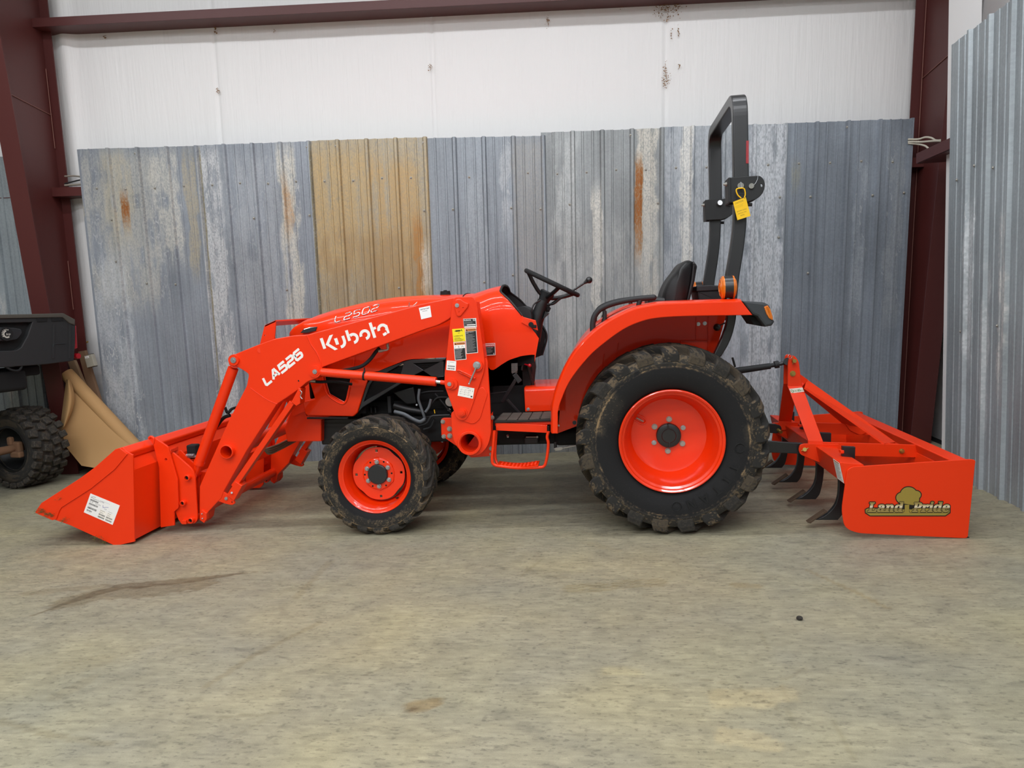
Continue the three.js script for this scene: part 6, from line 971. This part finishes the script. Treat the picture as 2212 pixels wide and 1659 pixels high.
  { const tl = P2([[1813.7, 998.5], [1824.5, 1047]], z - 0.012), k = (t, zz) => V(mix(tl[0][0], tl[1][0], t) - 0.001, mix(tl[0][1], tl[1][1], t), zz); sticker(B, 'safety_label', [k(0.04, 1.90), k(0.04, 1.998), k(0.93, 1.998), k(0.93, 1.90)], std({ map: labelTexture('beam'), roughness: 0.5 }), 'white safety label on the beam end'); }
  const z0 = 1.842, shank = [[1811, 1025], [1812.5, 1040], [1811.7, 1069, 0.1], [1806, 1090, 0.1], [1793, 1106, 0.05], [1779, 1116], [1762, 1123.5], [1810, 1123.5], [1820, 1112, 0.06], [1827, 1085, 0.1], [1830, 1060], [1831, 1025]], topb = [[1820.5, 964.5], [1848, 966], [1846.5, 1020], [1818, 1020]], tip = [[1745, 1129.5], [1784, 1103], [1788, 1106], [1766, 1120], [1751, 1131]];
  const rust = std({ color: 0x4b3a2a, roughness: 0.75 });
  const sh0 = plate(shank, z0, 0.026, { bev: 0.003 }), tb0 = plate(topb, z0, 0.026, { bev: 0.002, holes: [] }), tp0 = plate(tip, z0 + 0.008, 0.042, { bev: 0.002 }), nt0 = boxPx(1816, 973, 1824, 980, z0 + 0.004, 0.034);
  for (const dz of [0, 0.394, 0.789, 1.184]) {
    const s = group(B, 'scarifier_shank'), mv = (g) => g.clone().translate(0, 0, -dz);
    put(s, 'shank_blade', mv(merge([sh0, tb0])), M.blackSatin); put(s, 'shank_tip', mv(tp0), rust, 'worn brown steel tip'); put(s, 'shank_pin', mv(merge([nt0])), M.bladeOrange);
  }
  // rear tube, curved moldboard, cutting edges
  const zi3 = z - 0.011, wd = 2 * (zi3 - ZC);
  put(B, 'rear_tube', ext(shapeOf(P2([[2056, 995.5], [2091, 992.5], [2097, 1018], [2062, 1022]], zi3), 0.008), zi3, wd, 0.003), M.bladeOrange);
  const mb = P2([[2060, 1015], [2050, 1060], [2052, 1110], [2066, 1150], [2090, 1166], [2094, 1163], [2072, 1147], [2058, 1108], [2057, 1060], [2068, 1015]], zi3); put(B, 'moldboard', ext(shapeOf(mb, 0.03), zi3, wd, 0.002), M.bladeOrange);
  put(B, 'cutting_edge', ext(shapeOf(P2([[2078, 1157], [2084, 1154], [2112, 1174], [2108, 1176]], zi3)), zi3 + 0.004, wd + 0.008, 0.001), M.blackMatt);
  put(B, 'cutting_edge', ext(shapeOf(P2([[2034, 1157], [2046, 1156], [2010, 1175], [2002, 1173]], zi3 - 0.2)), zi3, wd, 0.001), M.blackMatt);
  // lower hitch rails with their plates
  const zr = 1.60, hp = plate([[1725, 972, 0.03], [1728, 961, 0.02], [1738, 958.5], [1812, 959.5], [1829, 974, 0.006], [1808, 974], [1791, 981], [1789.5, 1007], [1760, 995], [1729, 982, 0.02]], zr, 0.012, { bev: 0.002, holes: [[1770, 967.3, 3.4]] });
  both(B, 'hitch_plate', hp, M.bladeOrange);
  both(B, 'side_rail', plate([[1745, 953], [1777, 955], [2008, 962], [2005.5, 989], [1840, 985], [1800, 975], [1745, 975]], zr - 0.014, 0.012, { bev: 0.002 }), M.bladeOrange);
  both(B, 'hitch_pin', merge([cyl(at(1738.5, 971, zr - 0.08), at(1738.5, 971, zr + 0.02), 0.011, 0.011, 16), bar(at(1731, 974, zr + 0.012), at(1747, 968, zr + 0.012), 0.005, 0.004)]), M.yellowZinc);
  both(B, 'rail_bolt', hexBolt(at(1948, 974.7, zr - 0.012), 0.0115, 0.014), M.yellowZinc);
  // A-frame: straps that close on the top link and spread to the rails
  const zt = ZC + 0.052, edge = (list) => list.map(([l, r, zz]) => [at(l[0], l[1], zz), at(r[0], r[1], zz)]);
  const strap = merge([plate([[1701.5, 822], [1702.5, 782, 0.03], [1706, 768.5, 0.03], [1716, 768, 0.03], [1725.5, 780, 0.03], [1730.5, 820], [1732.5, 833.5], [1701.5, 833.5]], zt, 0.012, { bev: 0.002 }), strip(edge([[[1701.5, 833.5], [1732.5, 833.5], zt], [[1746, 952], [1777.5, 953], zr - 0.012], [[1748, 962], [1779, 963], zr - 0.008]]), V(0, 0, 1), 0.012)]);
  both(B, 'mast_strap', strap, M.bladeOrange);
  const brace = merge([strip(edge([[[1724, 812], [1727, 838], zt - 0.014], [[1730, 809.5], [1733.6, 833.6], zt - 0.014], [[1744.8, 820], [1734, 834], zt + 0.0]]), V(0, 0, 1), 0.010), (() => { const A = at(1744.8, 820, zt), C = at(1733.8, 834, zt), D = at(1944, 959.5, zr - 0.03), E = at(1908.5, 956.5, zr - 0.03); return strip([[V(A.x, A.y, zt - 0.02), V(C.x, C.y, zt + 0.045)], [V(D.x, D.y, zr - 0.09), V(E.x, E.y, zr - 0.012)]], V(0.35, 0.9, 0.1).normalize(), 0.011); })(), plate([[1908, 956], [1944, 959.5], [1968, 976, 0.03], [1950, 988, 0.03], [1922, 975]], zr - 0.028, 0.010, { bev: 0.002 })]);
  both(B, 'rear_brace', brace, M.bladeOrange);
  const tpn = at(1714, 779, zt); put(B, 'top_pin', [cyl(V(tpn.x, tpn.y, ZC - 0.09), V(tpn.x, tpn.y, zt + 0.03), 0.011, 0.011, 16), bar(at(1712.5, 770, zt + 0.02), at(1712.5, 787, zt + 0.02), 0.004, 0.004)], M.yellowZinc);
  const tr = new THREE.TorusGeometry(0.014, 0.0016, 6, 24); tr.rotateY(0.5); tr.translate(...at(1706.5, 770, zt + 0.02).toArray()); put(B, 'pin_ring', tr, M.zinc);
  put(B, 'mast_bolt', [hexBolt(at(1712.5, 807, zt + 0.002), 0.0135, 0.012), cyl(at(1712.5, 807, ZC - 0.08), at(1712.5, 807, zt), 0.009, 0.009, 12)], M.yellowZinc);
  stickerPx(B, 'hitch_sticker', [[1704.6, 840], [1733.2, 837], [1737.3, 846], [1709.2, 849.8]], zt + 0.038, std({ map: labelTexture('hitch'), roughness: 0.5 }), 'white sticker with green lettering');
}

// ================================================================ the yellow tag on the roll bar
{
  const z = 1.742, g = thing('hanging_tag', 'yellow plastic caution tag hanging from the roll bar hinge pin', 'tag', [at(1600, 450, z).x, at(1600, 450, z).y, z]);
  stickerPx(g, 'tag_card', [[1583.2, 436.2], [1610.8, 425.6], [1621.2, 466.6], [1592.8, 475.6]], z, std({ map: labelTexture('tag'), roughness: 0.55 }), 'printed yellow card', 0.0015);
  const k = (x, y, d = 0) => at(x, y, z + 0.004 + d), loop = [k(1601, 428), k(1594, 421.5), k(1590.5, 412), k(1591.5, 408.5), k(1600, 406.5, 0.006), k(1607, 407.5), k(1609.3, 413), k(1609.8, 421), k(1608, 427)];
  put(g, 'tag_strap', tube(loop, 0.0034, 8, 60), M.yellow);
}

// ================================================================ the utility vehicle at the left edge
{
  const mudBlack = std({ map: mudMap(83, 0.25, 256, 256), roughness: 0.85 }), bodyMat = std({ color: 0x232425, roughness: 0.62 }), top = std({ color: 0x4a4740, roughness: 0.7 });
  const far = at(163, 735, 0.34), yaw = -12 * D2R, U = thing('utility_vehicle', 'black utility vehicle with muddy tyres and a dump bed at the left', 'utility vehicle', [far.x, 0, far.z]);
  origin.set(U, V(0, 0, 0)); U.rotation.y = yaw;
  // local frame: +x is the rear, the tailgate lies in x = 0; its far end is at z = 0, its near end at z = 1.4
  const inv = new THREE.Matrix4().makeRotationY(yaw).setPosition(U.position).invert();
  const loc = (px, py, lx) => { const o = camP.clone().applyMatrix4(inv), d = ray(px, py).transformDirection(inv); return o.addScaledVector(d, (lx - o.x) / d.x); };
  const S2 = (list, lx) => list.map((p) => { const v = loc(p[0], p[1], lx); return p.length > 2 ? [v.z, v.y, p[2]] : [v.z, v.y]; });
  const slab = (list, lx, depth, bev = 0.004, holes = []) => { const s = shapeOf(S2(list, lx)); for (const h of holes) s.holes.push(shapeOf(S2(h, lx), 0, new THREE.Path())); const g = new THREE.ExtrudeGeometry(s, { depth: depth - 2 * bev, bevelEnabled: true, bevelThickness: bev, bevelSize: bev, bevelOffset: -bev, bevelSegments: 2, curveSegments: 8 }); g.applyMatrix4(new THREE.Matrix4().makeBasis(V(0, 0, 1), V(0, 1, 0), V(-1, 0, 0))); const n = flat(g); { const a = n.attributes, sw = (v, s) => { for (let t = 0; t + 3 * s <= v.length; t += 3 * s) for (let c = 0; c < s; c++) { const x = v[t + s + c]; v[t + s + c] = v[t + 2 * s + c]; v[t + 2 * s + c] = x; } }; n.computeVertexNormals(); } n.translate(lx - bev, 0, 0); return n; };
  const tg = group(U, 'tailgate');
  const yT = loc(80, 682, 0).y, yB = loc(80, 784, 0).y;
  put(tg, 'gate_panel', slab([[-190, 690], [-190, 800], [20, 793], [100, 787, 0.01], [160, 779, 0.01], [163, 740], [163, 700, 0.01], [150, 690, 0.01], [135, 681], [0, 684.5]], 0, 0.06, 0.006, [[[-60, 722], [-30, 700], [-8, 698], [70, 696], [60, 725], [46, 750], [36, 757, 0.02], [-50, 760]]]), bodyMat);
  put(tg, 'gate_recess', slab([[-80, 692], [80, 692], [80, 770], [-80, 770]], -0.04, 0.02), M.blackMatt);
  put(tg, 'gate_cap', slab([[-190, 690.5], [-190, 678], [0, 679.5], [60, 678.5], [138, 676.5, 0.01], [163, 690, 0.01], [162, 702], [152, 699], [136, 685.5], [0, 688]], 0.012, 0.09, 0.006), top);
  put(tg, 'gate_pocket', [slab([[80, 686.5], [103, 685.5], [102, 694.5], [81, 695.5]], 0.006, 0.01, 0.002), slab([[113, 685.5], [136, 685], [138, 693], [112, 694.5]], 0.006, 0.01, 0.002)], M.blackMatt);
  put(tg, 'gate_handle', slab([[-34, 712], [-6, 707, 0.01], [30, 708], [46, 711, 0.01], [48, 719, 0.01], [38, 733, 0.02], [20, 736], [-30, 738]], 0.01, 0.05, 0.006), M.frameGrey);
  put(tg, 'gate_rib', [slab([[115, 700], [120, 700], [118, 775], [114, 775]], 0.005, 0.008, 0.001), slab([[150, 700], [154, 700], [153, 775], [149, 775]], 0.005, 0.008, 0.001)], bodyMat);
  put(tg, 'raised_lettering', [slab([[115, 743], [142, 741], [142, 742], [116, 744]], 0.007, 0.006, 0.0005), slab([[115, 743], [116, 743], [116, 749], [115, 749]], 0.007, 0.006, 0.0005)], M.greyPlastic);
  // round emblem with a toothed crescent
  const logo = canvasTexture(256, 256, (c) => { c.fillStyle = '#17181a'; c.fillRect(0, 0, 256, 256); c.translate(128, 128); c.strokeStyle = '#b9b7ae'; c.lineWidth = 30; c.beginPath(); c.arc(6, 4, 66, 0.9, 4.6); c.stroke(); c.lineWidth = 22; for (let i = 0; i < 7; i++) { const a = 2.6 + i * 0.42; c.beginPath(); c.moveTo(Math.cos(a) * 78, Math.sin(a) * 78); c.lineTo(Math.cos(a) * 102, Math.sin(a) * 102); c.stroke(); } c.fillStyle = '#b9b7ae'; c.font = 'italic bold 58px sans-serif'; c.fillText('brp', -18, 26); });
  const e = loc(13, 721.5, 0.014), em = new THREE.CylinderGeometry(0.05, 0.052, 0.012, 36); em.rotateZ(-Math.PI / 2); em.translate(e.x, e.y, e.z); put(tg, 'emblem_rim', em, M.blackSatin);
  const ef = new THREE.CircleGeometry(0.046, 36); ef.rotateY(Math.PI / 2); ef.translate(e.x + 0.0068, e.y, e.z); put(tg, 'emblem', ef, std({ map: logo, roughness: 0.4 }), 'round grey gear emblem');
  put(U, 'tail_lamp', slab([[157, 704, 0.006], [165, 703, 0.006], [168, 752, 0.006], [160, 755, 0.006]], -0.02, 0.06, 0.006), M.red);
  { const p = loc(167, 769, -0.02), g = new THREE.CylinderGeometry(0.022, 0.024, 0.03, 24); g.rotateZ(-Math.PI / 2); g.translate(p.x, p.y, p.z); put(U, 'reverse_lamp', g, M.red); }
  put(U, 'cargo_bed', [box(-0.47, (yT + yB) / 2, 0.03, 0.84, yT - yB - 0.02, 0.05, 0.02), box(-0.47, (yT + yB) / 2, 1.4, 0.84, yT - yB - 0.02, 0.05, 0.02), box(-0.47, yB + 0.03, 0.7, 0.84, 0.05, 1.4, 0.02)], bodyMat);
  put(U, 'chassis', [box(-0.47, yB - 0.12, 0.7, 0.84, 0.16, 0.6, 0.03), box(-0.14, yB - 0.06, 0.7, 0.08, 0.08, 0.9, 0.02)], M.dark);
  { const p = loc(35, 796, 0), g = tube([V(-0.02, p.y + 0.03, p.z + 0.08), V(0, p.y - 0.01, p.z + 0.03), V(0, p.y - 0.015, p.z - 0.02), V(-0.02, p.y + 0.03, p.z - 0.07)], 0.008, 8); put(U, 'latch_loop', g, M.blackMatt); }
  // wheels: knobbly tyres; the far one shows its inner face with the hub carrier
  const wheel = group(U, 'wheel'), rr = rng(17), R = 0.322, wx = -0.36;
  const prof = [[0.17, -0.10], [0.19, -0.125], [0.24, -0.135], [0.276, -0.13], [0.292, -0.10], [0.298, 0], [0.292, 0.10], [0.276, 0.13], [0.24, 0.135], [0.19, 0.125], [0.17, 0.10]];
  const tl = new THREE.LatheGeometry(prof.map((p) => new THREE.Vector2(p[0], p[1])), 64); tl.rotateX(Math.PI / 2); tl.translate(wx, R, 0.27); put(wheel, 'tyre', tl, mudBlack);
  for (let i = 0; i < 22; i++) for (let j = 0; j < 4; j++) { const a = (i + (j % 2) * 0.5) / 22 * Math.PI * 2, lz = -0.115 + j * 0.077, r0 = j === 0 || j === 3 ? 0.293 : 0.304, b = new RoundedBoxGeometry(0.042, 0.052 + 0.01 * rr(), 0.062, 2, 0.009); b.rotateZ((j - 1.5) * 0.0); b.rotateY(0); const q = b; q.rotateX((j < 2 ? 1 : -1) * 0.25); q.translate(r0, 0, lz); q.rotateZ(a); q.translate(wx, R, 0.27); put(wheel, 'tread_knob', q, mudBlack); }
  put(wheel, 'rim', (() => { const g = new THREE.LatheGeometry([[0.172, 0.10], [0.178, 0.118], [0.172, 0.125], [0.27, 0.115], [0.155, 0.06], [0.15, -0.06], [0.03, -0.07]].map((p) => new THREE.Vector2(p[0], p[1])), 48); g.rotateX(Math.PI / 2); g.translate(wx, R, 0.27); return g; })(), M.black);
  put(wheel, 'hub_carrier', [box(wx + 0.02, R + 0.0, 0.345, 0.09, 0.11, 0.05, 0.02), box(wx + 0.05, R - 0.045, 0.375, 0.11, 0.05, 0.05, 0.015), cyl(V(wx, R, 0.26), V(wx, R, 0.6), 0.03, 0.035, 16), box(wx - 0.02, R + 0.06, 0.365, 0.05, 0.07, 0.04, 0.015)], std({ color: 0x76573f, roughness: 0.9 }));
  const w2 = wheel.clone(); w2.position.set(0, 0, 1.4 - 0.54); U.add(w2);
}

// ================================================================ odds and ends by the left column
{
  const paper = std({ color: 0xb08a5a, roughness: 0.8, side: THREE.DoubleSide });
  // a roll of brown kraft paper leaning on the sheets, its loose end spread on the floor
  const zA = 0.17, a = at(143, 806, zA), b = at(295, 968, 0.14), K = thing('paper_roll', 'roll of brown kraft paper leaning behind the bucket with its end unrolled', 'paper roll', [-4.3, 0, -0.05]);
  put(K, 'roll', pipe(a, b, 0.056, 0.035, 32), paper);
  const bendY = (p, q, n) => p.map((_, i) => i);
  const A = [[146, 812], [170, 838], [200, 872], [240, 915], [292, 968]], C = [[131, 948], [148, 972], [176, 1006], [206, 1011], [268, 1004]];
  const rings = []; for (let i = 0; i <= 16; i++) { const t = i / 16 * 4, k = Math.min(3, Math.floor(t)), f = t - k, top = [mix(A[k][0], A[k + 1][0], f), mix(A[k][1], A[k + 1][1], f)], bot = [mix(C[k][0], C[k + 1][0], f), mix(C[k][1], C[k + 1][1], f)], row = []; for (let j = 0; j <= 10; j++) { const s = j / 10, px = mix(top[0], bot[0], s), py = mix(top[1], bot[1], s), zz = 0.19 + 0.12 * s + 0.03 * Math.sin(s * 3 + t) * s; row.push(at(px, py, zz)); } rings.push(row); }
  rings.forEach((r) => r.forEach((p) => { p.y = Math.max(p.y, 0.002); }));
  put(K, 'loose_sheet', skin(rings), paper);
  const fl = []; for (let i = 0; i <= 10; i++) { const s = i / 10, row = []; for (let j = 0; j <= 8; j++) { const t = j / 8, lx = mix(143, 128, s), rx = 143 + 18 * Math.sin(Math.PI * Math.min(1, 0.15 + s * 0.8)), px = mix(lx, rx, t), py = mix(820, mix(936, 912, t), s); row.push(at(px, py, 0.24 + 0.07 * s + 0.06 * Math.sin(t * Math.PI))); } fl.push(row); }
  put(K, 'loose_flap', skin(fl), paper);
  // boards leaning beside the column
  const wood = (px, zz, th, name, label, col) => { const g = plate(px, zz, th, { bev: 0.003 }), c = at((px[0][0] + px[1][0]) / 2, px[2][1], zz), o = thing(name, label, 'board', [c.x, 0, zz]); put(o, 'plank', g, std({ color: col, roughness: 0.8 })); };
  wood([[146, 782], [160, 778], [232, 950], [222, 985], [215, 985]], 0.09, 0.03, 'wooden_board', 'pale narrow wooden board leaning beside the dark column', 0x8a7358);
  wood([[168, 760], [183, 757], [245, 960], [240, 990], [228, 990]], 0.055, 0.03, 'wooden_board', 'wider brown wooden board leaning behind the grey switch box', 0x7a5f48);
  const gb = at(192, 779, 0.11), bxg = thing('junction_box', 'small grey electrical box with black backing on the leaning boards', 'electrical box', [gb.x, gb.y, 0.11]);
  put(bxg, 'box_body', plate([[181, 769], [197, 765], [205, 790], [188, 794.5]], 0.15, 0.04, { bev: 0.004 }), std({ color: 0x9c988a, roughness: 0.6 }));
  put(bxg, 'backing', plate([[183, 768], [199, 763.5], [208, 791], [190, 795.5]], 0.11, 0.02, { bev: 0.002 }), M.blackMatt);
  stickerPx(bxg, 'box_label', [[183.5, 770.5], [191.5, 768.5], [192.5, 773], [184.5, 775]], 0.1505, std({ map: labelTexture('bar'), roughness: 0.5 }), 'tiny white label');
  const yw = thing('yellow_wire', 'short yellow cable sticking out above the grey electrical box', 'cable', [at(180, 750, -0.1).x, at(180, 750, -0.1).y, -0.1]);
  put(yw, 'wire', tube([at(168, 752, -0.1), at(175, 748, -0.1), at(183, 742, -0.1), at(190, 738, -0.1)], 0.006, 8), std({ color: 0xb8923a, roughness: 0.6 }));
  // cables lying on the girts
  const cableThing = (name, label, pts, r, mat, askewPts) => { const c = thing(name, label, 'cable', pts[0].toArray()); put(c, 'wire', tube(pts, r, 8, 60), mat); };
  const toWorld = (v) => v.applyQuaternion(wallQ).add(wallP), wa = (x, y, z) => toWorld(wallAt(x, y, z));
  const greyCable = std({ color: 0x8c857a, roughness: 0.6 });
  cableThing('girt_cable', 'grey cable lying on the girt behind the left metal sheets', [wa(140, 381, -0.05), wa(160, 380, -0.05), wa(185, 383, -0.05), wa(230, 386, -0.05)], 0.007, greyCable);
  cableThing('girt_cable', 'dark twisted cable on the left girt, topmost of the coil', [wa(140, 397, -0.04), wa(155, 393, -0.04), wa(180, 388, -0.04), wa(230, 390, -0.04)], 0.006, M.plastic);
  cableThing('girt_cable', 'pale ribbed conduit resting on the left girt', [wa(140, 400.5, -0.03), wa(160, 399, -0.03), wa(185, 398, -0.03), wa(230, 399, -0.03)], 0.009, greyCable);
  const cw = std({ color: 0xc9c4b4, roughness: 0.5 }), cy = std({ color: 0xc9b23a, roughness: 0.5 });
  cableThing('wall_cable', 'white cable looping across the right column, upper of the three', [wa(1962, 301, 0.02), wa(1985, 300.5, 0.08), wa(1999, 296.5, 0.12), wa(2012, 298, 0.16), wa(2021, 303, 0.2), wa(2040, 301, 0.3), wa(2062, 296, 0.36)], 0.0075, cw);
  cableThing('wall_cable', 'white cable running straight across the right column, middle of the three', [wa(1962, 306.5, 0.02), wa(1990, 306.5, 0.1), wa(2012, 305, 0.18), wa(2032, 304.5, 0.28), wa(2062, 305.5, 0.36)], 0.0075, cw);
  cableThing('wall_cable', 'white cable sagging to a point across the right column, lowest of the three', [wa(1962, 309.5, 0.02), wa(1980, 311, 0.06), wa(1998, 315, 0.12), wa(2010, 322.5, 0.16), wa(2024, 314, 0.22), wa(2042, 305, 0.3), wa(2062, 300, 0.36)], 0.0075, cw);
  // a clod of dry earth on the open floor
  const cl = atY(1727, 1338.5, 0), clod = thing('earth_clod', 'small dark clod of earth alone on the open floor', 'clod', [cl.x, 0, cl.z]), ico = new THREE.IcosahedronGeometry(0.0105, 2), ip = ico.attributes.position;
  for (let i = 0; i < ip.count; i++) { const v = V(ip.getX(i), ip.getY(i), ip.getZ(i)), k = 0.8 + 0.5 * vnoise(v.x * 300 + 9, v.y * 300 + v.z * 200, 5); ip.setXYZ(i, v.x * k, v.y * k * 0.7, v.z * k); } ico.computeVertexNormals(); ico.translate(cl.x, 0.006, cl.z); put(clod, 'lump', ico, std({ color: 0x2e2a25, roughness: 0.95 }));
}

scene.traverse((o) => { if (o.isMesh) { o.castShadow = true; o.receiveShadow = true; } });
renderer.render(scene, camera);
